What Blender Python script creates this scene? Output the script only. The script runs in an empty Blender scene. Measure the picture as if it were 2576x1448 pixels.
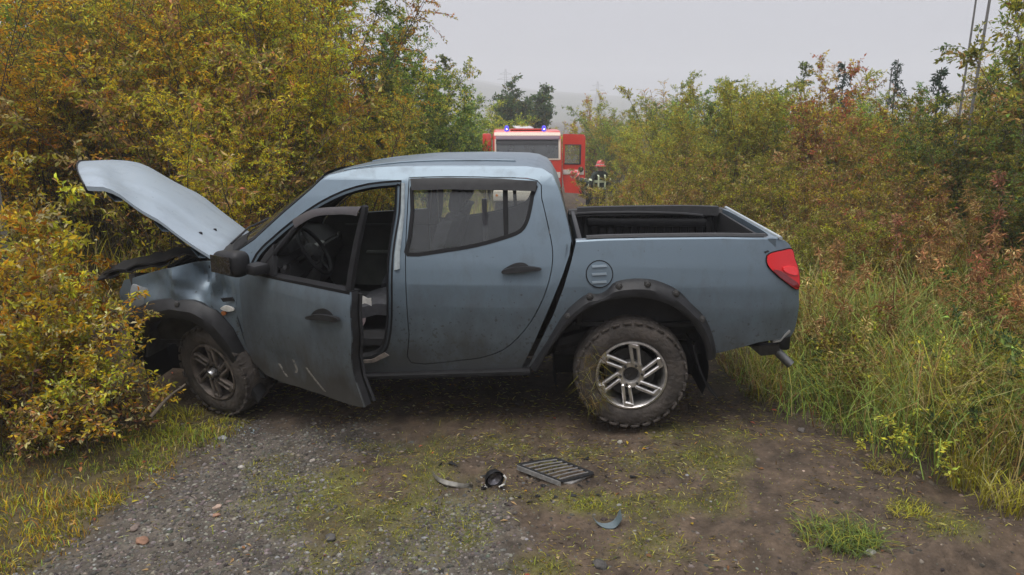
import bpy, bmesh, math, random
import numpy as np
from mathutils import Vector, Matrix
from mathutils.geometry import tessellate_polygon

SC = bpy.context.scene
COL = SC.collection
R = math.radians

# ------------------------------------------------------------------ camera, sky, sun, exposure
F, CX, CY, CAM_H = 1886.0, 1288.0, 724.0, 2.13       # focal length and centre measured on a 2576 px wide print
TH = math.atan((CY - 270.0) / F)
cam_data = bpy.data.cameras.new("camera")
cam_data.sensor_width = 36.0
cam_data.lens = 36.0 * F / 2576.0
cam_data.clip_start = 0.05
cam_data.clip_end = 5000
cam = bpy.data.objects.new("camera", cam_data)
COL.objects.link(cam)
cam.location = (0, 0, CAM_H)
cam.rotation_euler = (R(90) - TH, 0, 0)
SC.camera = cam

SUN_EL, SUN_AZ = R(74), R(205)
world = bpy.data.worlds.new("World")
SC.world = world
world.use_nodes = True
nt = world.node_tree
nt.nodes.clear()
wo = nt.nodes.new("ShaderNodeOutputWorld")
bg = nt.nodes.new("ShaderNodeBackground")
sky = nt.nodes.new("ShaderNodeTexSky")
sky.sky_type = 'NISHITA'
sky.sun_disc = False
sky.sun_elevation = SUN_EL
sky.sun_rotation = SUN_AZ
sky.dust_density = 4.0
hs = nt.nodes.new("ShaderNodeHueSaturation")
hs.inputs['Saturation'].default_value = 0.25
mx = nt.nodes.new("ShaderNodeMix")
mx.data_type = 'RGBA'
mx.inputs[0].default_value = 0.82                     # mostly an even cloud cover over the clear sky
mx.inputs[7].default_value = (2.85, 2.88, 3.18, 1)
nt.links.new(sky.outputs[0], hs.inputs['Color'])
nt.links.new(hs.outputs[0], mx.inputs[6])
wtc = nt.nodes.new("ShaderNodeTexCoord")                # an overcast sky is three times as bright overhead as at the horizon
wsp = nt.nodes.new("ShaderNodeSeparateXYZ")
nt.links.new(wtc.outputs['Generated'], wsp.inputs[0])
wmr = nt.nodes.new("ShaderNodeMapRange")
wmr.inputs[1].default_value = 0.0; wmr.inputs[2].default_value = 1.0; wmr.inputs[3].default_value = 1.0; wmr.inputs[4].default_value = 3.0
nt.links.new(wsp.outputs[2], wmr.inputs[0])
wsc = nt.nodes.new("ShaderNodeVectorMath"); wsc.operation = 'SCALE'
nt.links.new(mx.outputs[2], wsc.inputs[0]); nt.links.new(wmr.outputs[0], wsc.inputs['Scale'])
nt.links.new(wsc.outputs[0], bg.inputs[0])
bg.inputs[1].default_value = 0.10
nt.links.new(bg.outputs[0], wo.inputs[0])

sl = bpy.data.lights.new("sun", 'SUN')
sl.energy = 1.5
sl.angle = R(40)
sl.color = (1.0, 0.97, 0.92)
so = bpy.data.objects.new("sun", sl)
COL.objects.link(so)
sd = Vector((math.sin(SUN_AZ) * math.cos(SUN_EL), math.cos(SUN_AZ) * math.cos(SUN_EL), math.sin(SUN_EL)))
so.rotation_euler = sd.to_track_quat('Z', 'Y').to_euler()

SC.view_settings.view_transform = 'Standard'
SC.view_settings.look = 'None'
SC.view_settings.exposure = 0.64
SC.view_settings.gamma = 1.0
SC.view_settings.use_curve_mapping = False
SC.cycles.max_bounces = 8
SC.cycles.diffuse_bounces = 4
SC.cycles.glossy_bounces = 3
SC.cycles.transmission_bounces = 4
SC.cycles.transparent_max_bounces = 12
SC.cycles.volume_bounces = 3
SC.cycles.use_denoising = True

# ------------------------------------------------------------------ helpers
FWD = np.array([0, math.cos(TH), -math.sin(TH)])
UPV = np.array([0, math.sin(TH), math.cos(TH)])
RGT = np.array([1.0, 0, 0])
CAMP = np.array([0, 0, CAM_H])


def ray(px, py):
    return FWD + RGT * (px - CX) / F - UPV * (py - CY) / F


def to_px(P):
    P = np.asarray(P, float) - CAMP
    d = np.maximum(P @ FWD, 0.05)
    return CX + F * (P @ RGT) / d, CY - F * (P @ UPV) / d


def vnoise(x, y, seed=0):
    x = np.asarray(x, float); y = np.asarray(y, float)
    xi = np.floor(x).astype(np.int64); yi = np.floor(y).astype(np.int64)
    xf = x - xi; yf = y - yi
    def hsh(a, b):
        n = (a * 374761393 + b * 668265263 + seed * 974634777) & 0xFFFFFFFF
        n = ((n ^ (n >> 13)) * 1274126177) & 0xFFFFFFFF
        return ((n ^ (n >> 16)) & 0xFFFF) / 65535.0
    u = xf * xf * (3 - 2 * xf); v = yf * yf * (3 - 2 * yf)
    return (hsh(xi, yi) * (1 - u) + hsh(xi + 1, yi) * u) * (1 - v) + (hsh(xi, yi + 1) * (1 - u) + hsh(xi + 1, yi + 1) * u) * v


def fbm(x, y, seed=0, o=4):
    s = 0; a = 1; t = 0
    for k in range(o):
        s = s + a * vnoise(x * 2 ** k, y * 2 ** k, seed + k * 17); t += a; a *= .5
    return s / t


def tag(o, label=None, cat=None, group=None, kind=None):
    if label: o["label"] = label
    if cat: o["category"] = cat
    if group: o["group"] = group
    if kind: o["kind"] = kind
    return o


def empty(name, loc=(0, 0, 0), rz=0, parent=None):
    o = bpy.data.objects.new(name, None)
    o.empty_display_size = 0.1
    COL.objects.link(o)
    o.location = loc
    o.rotation_euler = (0, 0, rz)
    if parent: o.parent = parent
    return o


def link(name, me, parent=None, loc=None, rot=None):
    o = bpy.data.objects.new(name, me)
    COL.objects.link(o)
    if parent: o.parent = parent
    if loc is not None: o.location = loc
    if rot is not None: o.rotation_euler = rot
    return o


def finish(name, bm, mat, parent=None, loc=None, rot=None, angle=35, recalc=True):
    if recalc: bmesh.ops.recalc_face_normals(bm, faces=bm.faces[:])
    me = bpy.data.meshes.new(name)
    bm.to_mesh(me); bm.free()
    if mat: 
        for m in (mat if isinstance(mat, (list, tuple)) else [mat]): me.materials.append(m)
    me.shade_smooth()
    me.set_sharp_from_angle(angle=R(angle))
    return link(name, me, parent, loc, rot)


def raw_mesh(name, V, tris=None, quads=None, mat=None, col=None, smooth=False):
    """numpy arrays straight into one mesh; col = one colour per face (tris first, then quads)"""
    me = bpy.data.meshes.new(name)
    nt_ = 0 if tris is None else len(tris); nq = 0 if quads is None else len(quads)
    me.vertices.add(len(V)); me.vertices.foreach_set("co", np.asarray(V, np.float32).ravel())
    idx = []; st = []
    if nt_: idx.append(np.asarray(tris, np.int32).ravel()); st.append(np.arange(nt_) * 3)
    if nq: idx.append(np.asarray(quads, np.int32).ravel()); st.append(nt_ * 3 + np.arange(nq) * 4)
    idx = np.concatenate(idx); st = np.concatenate(st).astype(np.int32)
    me.loops.add(len(idx)); me.loops.foreach_set("vertex_index", idx)
    me.polygons.add(len(st)); me.polygons.foreach_set("loop_start", st)
    me.update(calc_edges=True)
    if col is not None:
        ca = me.attributes.new("Col", 'FLOAT_COLOR', 'FACE')
        c4 = np.ones((len(st), 4), np.float32); c4[:, :3] = col
        ca.data.foreach_set("color", c4.ravel())
    if mat: me.materials.append(mat)
    if smooth: me.shade_smooth()
    return me


def box(bm, c, s, rot=None, bevel=0.0, seg=2):
    r = bmesh.ops.create_cube(bm, size=1.0)
    vs = r['verts']
    bmesh.ops.scale(bm, vec=s, verts=vs)
    if bevel > 0:
        es = list({e for v in vs for e in v.link_edges})
        g = bmesh.ops.bevel(bm, geom=es, offset=bevel, segments=seg, affect='EDGES', profile=.5)
        vs = list({v for f in g['faces'] for v in f.verts} | {v for v in vs if v.is_valid})
    if rot is not None:
        bmesh.ops.rotate(bm, cent=(0, 0, 0), matrix=rot, verts=vs)
    bmesh.ops.translate(bm, vec=c, verts=vs)
    return vs


def tube(bm, pts, r, n=8, cap=True, taper=None):
    pts = [Vector(p) for p in pts]
    rings = []
    for i, p in enumerate(pts):
        d = (pts[min(i + 1, len(pts) - 1)] - pts[max(i - 1, 0)]).normalized()
        a = Vector((0, 0, 1)) if abs(d.z) < .9 else Vector((1, 0, 0))
        x = d.cross(a).normalized(); y = d.cross(x)
        rr = r if taper is None else r * (1 + (taper - 1) * i / max(1, len(pts) - 1))
        rings.append([bm.verts.new(p + x * rr * math.cos(2 * math.pi * k / n) + y * rr * math.sin(2 * math.pi * k / n)) for k in range(n)])
    for a, b in zip(rings, rings[1:]):
        for k in range(n):
            bm.faces.new((a[k], a[(k + 1) % n], b[(k + 1) % n], b[k]))
    if cap:
        bm.faces.new(rings[0][::-1]); bm.faces.new(rings[-1])


def lathe(bm, prof, n=48, axis='y', c=(0, 0, 0), closed=False):
    """prof = (radius, along) pairs turned about an axis"""
    rings = []
    for k in range(n):
        a = 2 * math.pi * k / n
        ca, sa = math.cos(a), math.sin(a)
        ring = []
        for r, t in prof:
            p = {'y': (r * ca, t, r * sa), 'z': (r * ca, r * sa, t), 'x': (t, r * ca, r * sa)}[axis]
            ring.append(bm.verts.new((p[0] + c[0], p[1] + c[1], p[2] + c[2])))
        rings.append(ring)
    m = len(prof)
    for k in range(n):
        a, b = rings[k], rings[(k + 1) % n]
        for i in range(m if closed else m - 1):
            j = (i + 1) % m
            bm.faces.new((a[i], a[j], b[j], b[i]))
    bmesh.ops.remove_doubles(bm, verts=[v for r_ in rings for v in r_], dist=1e-6)


def loft(bm, rows, close=False):
    vv = [[bm.verts.new(p) for p in row] for row in rows]
    for a, b in zip(vv, vv[1:]):
        n = len(a)
        for i in range(n if close else n - 1):
            j = (i + 1) % n
            bm.faces.new((a[i], a[j], b[j], b[i]))
    return vv


def thicken(bm, vec):
    g = bmesh.ops.extrude_face_region(bm, geom=bm.faces[:], use_keep_orig=True)
    vs = [e for e in g['geom'] if isinstance(e, bmesh.types.BMVert)]
    bmesh.ops.translate(bm, vec=vec, verts=vs)


def cr(pts, n=5, closed=False):
    """Catmull-Rom through the points"""
    P = [np.array(p, float) for p in pts]
    out = []
    m = len(P)
    for i in range(m if closed else m - 1):
        p0 = P[(i - 1) % m] if closed or i > 0 else P[i]
        p1 = P[i]; p2 = P[(i + 1) % m]
        p3 = P[(i + 2) % m] if closed or i + 2 < m else p2
        for k in range(n):
            t = k / n
            out.append(.5 * ((2 * p1) + (-p0 + p2) * t + (2 * p0 - 5 * p1 + 4 * p2 - p3) * t * t + (-p0 + 3 * p1 - 3 * p2 + p3) * t ** 3))
    if not closed: out.append(P[-1])
    return [tuple(p) for p in out]


def resample(pts, n):
    P = np.array(pts, float)
    d = np.r_[0, np.cumsum(np.linalg.norm(np.diff(P, axis=0), axis=1))]
    s = np.linspace(0, d[-1], n)
    return [tuple(np.interp(q, d, P[:, k]) for k in range(P.shape[1])) for q in s]


def shrink(pts, d):
    """move a closed outline inwards by d"""
    P = np.array(pts, float)
    A = .5 * np.sum(P[:, 0] * np.roll(P[:, 1], -1) - np.roll(P[:, 0], -1) * P[:, 1])
    e1 = P - np.roll(P, 1, 0); e2 = np.roll(P, -1, 0) - P
    def nrm(e):
        l = np.linalg.norm(e, axis=1)[:, None] + 1e-9
        e = e / l
        return np.c_[-e[:, 1], e[:, 0]] * np.sign(A)
    n = nrm(e1) + nrm(e2)
    l = np.linalg.norm(n, axis=1)[:, None] + 1e-9
    n = n / l
    return [tuple(p) for p in P + n * d]


# ------------------------------------------------------------------ materials
def mat_new(name):
    m = bpy.data.materials.new(name)
    m.use_nodes = True
    n = m.node_tree
    b = n.nodes["Principled BSDF"]
    return m, n, b


def pmat(name, col, rough=.5, metal=0, coat=0, noise=0, nscale=30, bump=0, bscale=80, spec=.5):
    m, n, b = mat_new(name)
    b.inputs['Base Color'].default_value = (*col, 1)
    b.inputs['Roughness'].default_value = rough
    b.inputs['Metallic'].default_value = metal
    b.inputs['Coat Weight'].default_value = coat
    b.inputs['Coat Roughness'].default_value = .08
    b.inputs['Specular IOR Level'].default_value = spec
    tc = n.nodes.new("ShaderNodeTexCoord")
    if noise:
        t = n.nodes.new("ShaderNodeTexNoise"); t.inputs['Scale'].default_value = nscale; t.inputs['Detail'].default_value = 6
        n.links.new(tc.outputs['Object'], t.inputs['Vector'])
        cr_ = n.nodes.new("ShaderNodeMapRange"); cr_.inputs[1].default_value = .3; cr_.inputs[2].default_value = .7
        cr_.inputs[3].default_value = 1 - noise; cr_.inputs[4].default_value = 1 + noise
        n.links.new(t.outputs[0], cr_.inputs[0])
        mm = n.nodes.new("ShaderNodeVectorMath"); mm.operation = 'SCALE'
        mm.inputs[0].default_value = col
        n.links.new(cr_.outputs[0], mm.inputs['Scale'])
        n.links.new(mm.outputs[0], b.inputs['Base Color'])
    if bump:
        t2 = n.nodes.new("ShaderNodeTexNoise"); t2.inputs['Scale'].default_value = bscale; t2.inputs['Detail'].default_value = 4
        n.links.new(tc.outputs['Object'], t2.inputs['Vector'])
        bp = n.nodes.new("ShaderNodeBump"); bp.inputs['Strength'].default_value = bump; bp.inputs['Distance'].default_value = .02
        n.links.new(t2.outputs[0], bp.inputs['Height']); n.links.new(bp.outputs[0], b.inputs['Normal'])
    return m


def paint_mat(name, col, dirt_shade_col=(.05, .042, .032), metal=.45, rough=.32, dirt=.5, more=0.0):
    """car paint with dried rain film and mud splashes; the tone along the sills also paints in shade"""
    m, n, b = mat_new(name)
    tc = n.nodes.new("ShaderNodeTexCoord")
    sep = n.nodes.new("ShaderNodeSeparateXYZ"); n.links.new(tc.outputs['Object'], sep.inputs[0])
    t = n.nodes.new("ShaderNodeTexNoise"); t.inputs['Scale'].default_value = 5; t.inputs['Detail'].default_value = 8; t.inputs['Roughness'].default_value = .7
    mp = n.nodes.new("ShaderNodeMapping"); mp.inputs['Scale'].default_value = (1, 1, .55)
    n.links.new(tc.outputs['Object'], mp.inputs[0]); n.links.new(mp.outputs[0], t.inputs['Vector'])
    mr = n.nodes.new("ShaderNodeMapRange"); mr.inputs[1].default_value = 1.0; mr.inputs[2].default_value = .35
    mr.inputs[3].default_value = 0; mr.inputs[4].default_value = .62
    n.links.new(sep.outputs[2], mr.inputs[0])
    ad = n.nodes.new("ShaderNodeMath"); ad.operation = 'ADD'; n.links.new(mr.outputs[0], ad.inputs[0]); n.links.new(t.outputs[0], ad.inputs[1])
    m2 = n.nodes.new("ShaderNodeMapRange"); m2.inputs[1].default_value = .52 - more; m2.inputs[2].default_value = 1.05; m2.inputs[3].default_value = .04; m2.inputs[4].default_value = dirt  # low dirt tone also carries painted shade of the lower body
    n.links.new(ad.outputs[0], m2.inputs[0])
    # fine mud spatter thrown up along the sills and behind the wheels
    sp = n.nodes.new("ShaderNodeTexNoise"); sp.inputs['Scale'].default_value = 42; sp.inputs['Detail'].default_value = 3
    n.links.new(tc.outputs['Object'], sp.inputs['Vector'])
    sm_ = n.nodes.new("ShaderNodeMapRange"); sm_.inputs[1].default_value = 1.05; sm_.inputs[2].default_value = .30; sm_.inputs[3].default_value = -.10; sm_.inputs[4].default_value = .16
    n.links.new(sep.outputs[2], sm_.inputs[0])
    sa = n.nodes.new("ShaderNodeMath"); sa.operation = 'ADD'; n.links.new(sp.outputs[0], sa.inputs[0]); n.links.new(sm_.outputs[0], sa.inputs[1])
    sr = n.nodes.new("ShaderNodeMapRange"); sr.inputs[1].default_value = .60; sr.inputs[2].default_value = .68; sr.inputs[3].default_value = 0; sr.inputs[4].default_value = .75
    n.links.new(sa.outputs[0], sr.inputs[0])
    mxm = n.nodes.new("ShaderNodeMath"); mxm.operation = 'MAXIMUM'; n.links.new(m2.outputs[0], mxm.inputs[0]); n.links.new(sr.outputs[0], mxm.inputs[1])
    m2 = mxm
    mix = n.nodes.new("ShaderNodeMix"); mix.data_type = 'RGBA'
    mix.inputs[6].default_value = (*col, 1); mix.inputs[7].default_value = (*dirt_shade_col, 1)
    n.links.new(m2.outputs[0], mix.inputs[0]); n.links.new(mix.outputs[2], b.inputs['Base Color'])
    r2 = n.nodes.new("ShaderNodeMapRange"); r2.inputs[3].default_value = rough; r2.inputs[4].default_value = .8
    n.links.new(m2.outputs[0], r2.inputs[0]); n.links.new(r2.outputs[0], b.inputs['Roughness'])
    b.inputs['Metallic'].default_value = metal
    b.inputs['Coat Weight'].default_value = .2
    b.inputs['Coat Roughness'].default_value = .10
    b.inputs['Specular IOR Level'].default_value = .35
    t3 = n.nodes.new("ShaderNodeTexNoise"); t3.inputs['Scale'].default_value = 3.0; t3.inputs['Detail'].default_value = 2
    n.links.new(tc.outputs['Object'], t3.inputs['Vector'])
    bp = n.nodes.new("ShaderNodeBump"); bp.inputs['Strength'].default_value = .12; bp.inputs['Distance'].default_value = .02
    n.links.new(t3.outputs[0], bp.inputs['Height']); n.links.new(bp.outputs[0], b.inputs['Normal'])
    return m


def glass_mat(name, tint=(.75, .8, .78), film=.12, rough=.03):
    """thin pane: see-through with a dusty film and a clear reflection"""
    m = bpy.data.materials.new(name); m.use_nodes = True
    n = m.node_tree; n.nodes.clear()
    o = n.nodes.new("ShaderNodeOutputMaterial")
    tr = n.nodes.new("ShaderNodeBsdfTransparent"); tr.inputs[0].default_value = (*tint, 1)
    gl = n.nodes.new("ShaderNodeBsdfGlossy"); gl.inputs['Roughness'].default_value = rough
    df = n.nodes.new("ShaderNodeBsdfDiffuse"); df.inputs[0].default_value = (.34, .36, .37, 1)
    fr = n.nodes.new("ShaderNodeFresnel"); fr.inputs[0].default_value = 1.5
    m1 = n.nodes.new("ShaderNodeMixShader"); n.links.new(tr.outputs[0], m1.inputs[1]); n.links.new(df.outputs[0], m1.inputs[2])
    tc = n.nodes.new("ShaderNodeTexCoord")
    t = n.nodes.new("ShaderNodeTexNoise"); t.inputs['Scale'].default_value = 5; t.inputs['Detail'].default_value = 5
    n.links.new(tc.outputs['Object'], t.inputs['Vector'])
    mr = n.nodes.new("ShaderNodeMapRange"); mr.inputs[3].default_value = film * .75; mr.inputs[4].default_value = film * 1.25
    n.links.new(t.outputs[0], mr.inputs[0]); n.links.new(mr.outputs[0], m1.inputs[0])
    m2 = n.nodes.new("ShaderNodeMixShader"); n.links.new(fr.outputs[0], m2.inputs[0]); n.links.new(m1.outputs[0], m2.inputs[1]); n.links.new(gl.outputs[0], m2.inputs[2])
    n.links.new(m2.outputs[0], o.inputs[0])
    return m


def leaf_mat(name, trans=.3, rough=.55, vary=.26):
    m, n, b = mat_new(name)
    at = n.nodes.new("ShaderNodeAttribute"); at.attribute_name = "Col"
    oi = n.nodes.new("ShaderNodeObjectInfo")
    mr = n.nodes.new("ShaderNodeMapRange"); mr.inputs[3].default_value = 1 - vary; mr.inputs[4].default_value = 1 + vary
    n.links.new(oi.outputs['Random'], mr.inputs[0])
    hv = n.nodes.new("ShaderNodeHueSaturation"); n.links.new(at.outputs[0], hv.inputs['Color']); n.links.new(mr.outputs[0], hv.inputs['Value'])
    mh = n.nodes.new("ShaderNodeMapRange"); mh.inputs[3].default_value = .5 - .12 * vary; mh.inputs[4].default_value = .5 + .12 * vary
    mo = n.nodes.new("ShaderNodeMath"); mo.operation = 'FRACT'; mu = n.nodes.new("ShaderNodeMath"); mu.operation = 'MULTIPLY'; mu.inputs[1].default_value = 7.3
    n.links.new(oi.outputs['Random'], mu.inputs[0]); n.links.new(mu.outputs[0], mo.inputs[0]); n.links.new(mo.outputs[0], mh.inputs[0]); n.links.new(mh.outputs[0], hv.inputs['Hue'])
    n.links.new(hv.outputs[0], b.inputs['Base Color'])
    b.inputs['Roughness'].default_value = rough
    b.inputs['Specular IOR Level'].default_value = .12
    tl = n.nodes.new("ShaderNodeBsdfTranslucent"); n.links.new(hv.outputs[0], tl.inputs[0])
    ms = n.nodes.new("ShaderNodeMixShader"); ms.inputs[0].default_value = trans
    n.links.new(b.outputs[0], ms.inputs[1]); n.links.new(tl.outputs[0], ms.inputs[2])
    n.links.new(ms.outputs[0], n.nodes["Material Output"].inputs[0])
    return m


def attr_mat(name, rough=.9, bump=.0, bscale=60, spec=.25, mult=.35, mscale=35):
    """colour from the surface's own attribute, with fine grain"""
    m, n, b = mat_new(name)
    at = n.nodes.new("ShaderNodeAttribute"); at.attribute_name = "Col"
    tc = n.nodes.new("ShaderNodeTexCoord")
    t = n.nodes.new("ShaderNodeTexNoise"); t.inputs['Scale'].default_value = mscale; t.inputs['Detail'].default_value = 8; t.inputs['Roughness'].default_value = .75
    n.links.new(tc.outputs['Object'], t.inputs['Vector'])
    mr = n.nodes.new("ShaderNodeMapRange"); mr.inputs[1].default_value = .25; mr.inputs[2].default_value = .75; mr.inputs[3].default_value = 1 - mult; mr.inputs[4].default_value = 1 + mult
    n.links.new(t.outputs[0], mr.inputs[0])
    mm = n.nodes.new("ShaderNodeVectorMath"); mm.operation = 'SCALE'
    n.links.new(at.outputs[0], mm.inputs[0]); n.links.new(mr.outputs[0], mm.inputs['Scale']); n.links.new(mm.outputs[0], b.inputs['Base Color'])
    b.inputs['Roughness'].default_value = rough
    b.inputs['Specular IOR Level'].default_value = spec
    if bump:
        t2 = n.nodes.new("ShaderNodeTexNoise"); t2.inputs['Scale'].default_value = bscale; t2.inputs['Detail'].default_value = 6
        n.links.new(tc.outputs['Object'], t2.inputs['Vector'])
        bp = n.nodes.new("ShaderNodeBump"); bp.inputs['Strength'].default_value = bump; bp.inputs['Distance'].default_value = .03
        n.links.new(t2.outputs[0], bp.inputs['Height']); n.links.new(bp.outputs[0], b.inputs['Normal'])
    return m


PAINT = paint_mat("blue_grey_paint", (.134, .178, .216), metal=.45, rough=.40, dirt=.74)
PLASTIC = pmat("black_plastic", (.014, .014, .015), .5, spec=.28, noise=.3, nscale=20, bump=.05)
RUBBER_SEAL = pmat("door_rubber", (.009, .009, .010), .7, spec=.2)
TRIM = pmat("interior_dark", (.022, .022, .023), .75, spec=.25, noise=.25, nscale=8, bump=.1, bscale=300)
TRIM_GREY = pmat("interior_grey", (.13, .13, .125), .75, noise=.15, nscale=6, bump=.1, bscale=300)
SEAT = pmat("seat_cloth", (.045, .046, .052), .9, noise=.25, nscale=25, bump=.2, bscale=400)
TYRE = pmat("muddy_tyre", (.052, .043, .036), .85, noise=.55, nscale=9, bump=.5, bscale=40)
ALLOY = pmat("silver_alloy", (.55, .53, .51), .32, metal=.85, noise=.35, nscale=14, bump=.08)
CHROME = pmat("worn_chrome", (.55, .55, .55), .25, metal=.9, noise=.2, nscale=18)
DARK_METAL = pmat("dirty_metal", (.035, .033, .031), .6, metal=.3, noise=.5, nscale=12, bump=.3, bscale=40)
RED_LENS = pmat("red_lens", (.55, .008, .012), .3, coat=.15)
RED_LENS_DARK = pmat("dark_red_lens", (.16, .004, .008), .15, coat=.6)
AMBER = pmat("amber_lens", (.75, .25, .04), .2)
WHITE_PL = pmat("pale_plastic", (.55, .54, .50), .45, noise=.2, nscale=40)
GLASS = glass_mat("dusty_side_glass", (.90, .93, .90), .10)
GLASS_W = glass_mat("windscreen_glass", (.55, .6, .58), .10)
GLASS_F = glass_mat("misted_glass", (.55, .6, .6), .55)
LEAF = leaf_mat("leaf", .45)
BARK = pmat("bark", (.085, .066, .045), .9, noise=.4, nscale=30)
GRASS = leaf_mat("grass_blade", .2, .6, 0.0)
GROUND = attr_mat("trodden_ground", .92, .55, 45, .2, .45, 30)
STONE = attr_mat("stone_chips", .8, .3, 90, .3, .3, 60)

# ------------------------------------------------------------------ terrain
PROFY = np.array([-60, 0, 6.6, 8.5, 12, 18, 26, 34, 50, 100, 250, 600, 1200])
PROFZ = np.array([0, 0, 0, -.09, -.36, -.88, -1.62, -2.0, -2.6, -4.0, -6.5, -7.5, -7.5])


def road_x(y):
    return np.interp(y, [0, 5, 12, 26, 60, 200], [.2, .5, 1.0, 1.3, 2.0, 3.0])


def height(x, y):
    x = np.asarray(x, float); y = np.asarray(y, float)
    z = np.interp(y, PROFY, PROFZ)
    z = z + np.interp(y, [0, 7, 9, 40], [0, 0, 0, 0])
    dr = x - road_x(y) - np.interp(y, [0, 5, 9, 26], [2.0, 2.2, 2.6, 2.6])
    z = z + np.clip(dr, 0, 6) * .10 + np.clip(dr - 1.2, 0, 4) * .06
    dl = road_x(y) - 3.0 - x
    z = z + np.clip(dl, 0, 8) * .06
    n = (fbm(x * .9, y * .9, 3) - .5) * .10 * np.clip((np.abs(x - .3) - 1.5) / 2, .15, 1)
    near = np.exp(-((np.hypot(x, y - 5)) / 12) ** 2)
    n = n + ((fbm(x * 3, y * 3, 9) - .5) * .045 + (fbm(x * 11, y * 11, 19) - .5) * .016) * near
    # two shallow wheel ruts in the mud to the right of the track
    rut = 0
    for (x0, y0, x1, y1, w) in ((1.0, 3.0, 3.3, 4.3, .16), (1.35, 2.6, 2.9, 3.45, .14), (-1.2, 4.55, 1.2, 4.6, .22)):
        L = math.hypot(x1 - x0, y1 - y0)
        s = ((x - x0) * (x1 - x0) + (y - y0) * (y1 - y0)) / L
        d = np.abs((x - x0) * -(y1 - y0) + (y - y0) * (x1 - x0)) / L
        k = np.clip(s / .5, 0, 1) * np.clip((L - s) / .5, 0, 1)
        rut = rut - .035 * np.exp(-(d / w) ** 2) * k + .018 * np.exp(-((d - w * 1.7) / (w * .6)) ** 2) * k
    return z + n + rut


def poly_mask(px, py, poly, warp=26, seed=5, soft=18):
    """soft membership of ground points in a patch outlined as the photograph shows it"""
    acc = 0
    rng = np.random.default_rng(seed)
    for k in range(6):
        ox, oy = rng.normal(0, soft, 2)
        wx = px + ox + (fbm(px / 60, py / 40, seed) - .5) * 2 * warp * 1.6
        wy = py + oy * .5 + (fbm(px / 60 + 9, py / 40 + 4, seed + 1) - .5) * 2 * warp * .8
        ins = np.zeros(px.shape, bool)
        n = len(poly)
        for i in range(n):
            x1, y1 = poly[i]; x2, y2 = poly[(i + 1) % n]
            c = ((y1 > wy) != (y2 > wy)) & (wx < (x2 - x1) * (wy - y1) / ((y2 - y1) + 1e-9) + x1)
            ins ^= c
        acc = acc + ins
    return acc / 6.0


GRAVEL = [(560, 1065), (1030, 1070), (950, 1120), (800, 1170), (830, 1260), (700, 1330), (820, 1400), (1000, 1330), (1160, 1240), (1300, 1260), (1330, 1330), (1290, 1400), (1260, 1700), (-200, 1700), (110, 1430), (330, 1260), (520, 1130)]
LEFT_TURF = [(-900, 900), (330, 930), (420, 1010), (640, 1040), (590, 1085), (430, 1170), (300, 1260), (90, 1440), (-300, 1700), (-900, 1700)]
RIGHT_TURF = [(1770, 840), (2100, 760), (3600, 700), (3600, 1330), (2560, 1230), (2330, 1190), (2200, 1120), (2050, 1050), (1880, 1010), (1800, 960)]
MOSS = [(1150, 1185, 360, 75, .5), (880, 1330, 220, 90, .45), (1700, 1250, 200, 60, .4), (960, 1292, 85, 34, .9), (800, 1225, 110, 60, .6), (880, 1190, 120, 40, .6), (1080, 1110, 260, 40, .5), (1490, 1270, 95, 40, .8), (1400, 1250, 120, 30, .5), (1720, 1150, 110, 52, .8),
        (1360, 1425, 100, 45, 1.0), (720, 1350, 60, 40, .5), (890, 1420, 40, 30, .6), (1540, 1390, 140, 60, .45), (2290, 1265, 60, 22, .9), (2130, 1330, 80, 50, .6), (1950, 1080, 160, 26, .35), (2450, 1330, 130, 50, .45), (1200, 1330, 110, 40, .35)]


def ground_masks(x, y):
    P = np.stack([x, y, np.zeros_like(x)], -1)
    px, py = to_px(P)
    vis = (y > 1.0)
    g = poly_mask(px, py, GRAVEL, 42, 5, 34) * vis
    lt = poly_mask(px, py, LEFT_TURF, 22, 15) * vis
    rt = poly_mask(px, py, RIGHT_TURF, 44, 25, 30) * vis
    ms = 0
    for (cx, cy, rx, ry, s) in MOSS:
        ms = np.maximum(ms, s * np.exp(-(((px - cx) / rx) ** 2 + ((py - cy) / ry) ** 2)))
    ms = ms * vis
    nn = fbm(x * 4, y * 4, 41)
    ms = np.clip((ms - .42 + (nn - .35) * 1.9) * 1.3, 0, 1) * (ms > .05)
    far = np.clip((y - 7.0) / 1.5, 0, 1)
    off = np.clip((np.abs(x - road_x(y)) - 2.3) / .6, 0, 1)
    lt = np.maximum(lt, far * off * (x < road_x(y))); rt = np.maximum(rt, far * off * (x > road_x(y)))
    return g, lt, rt, ms


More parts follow.
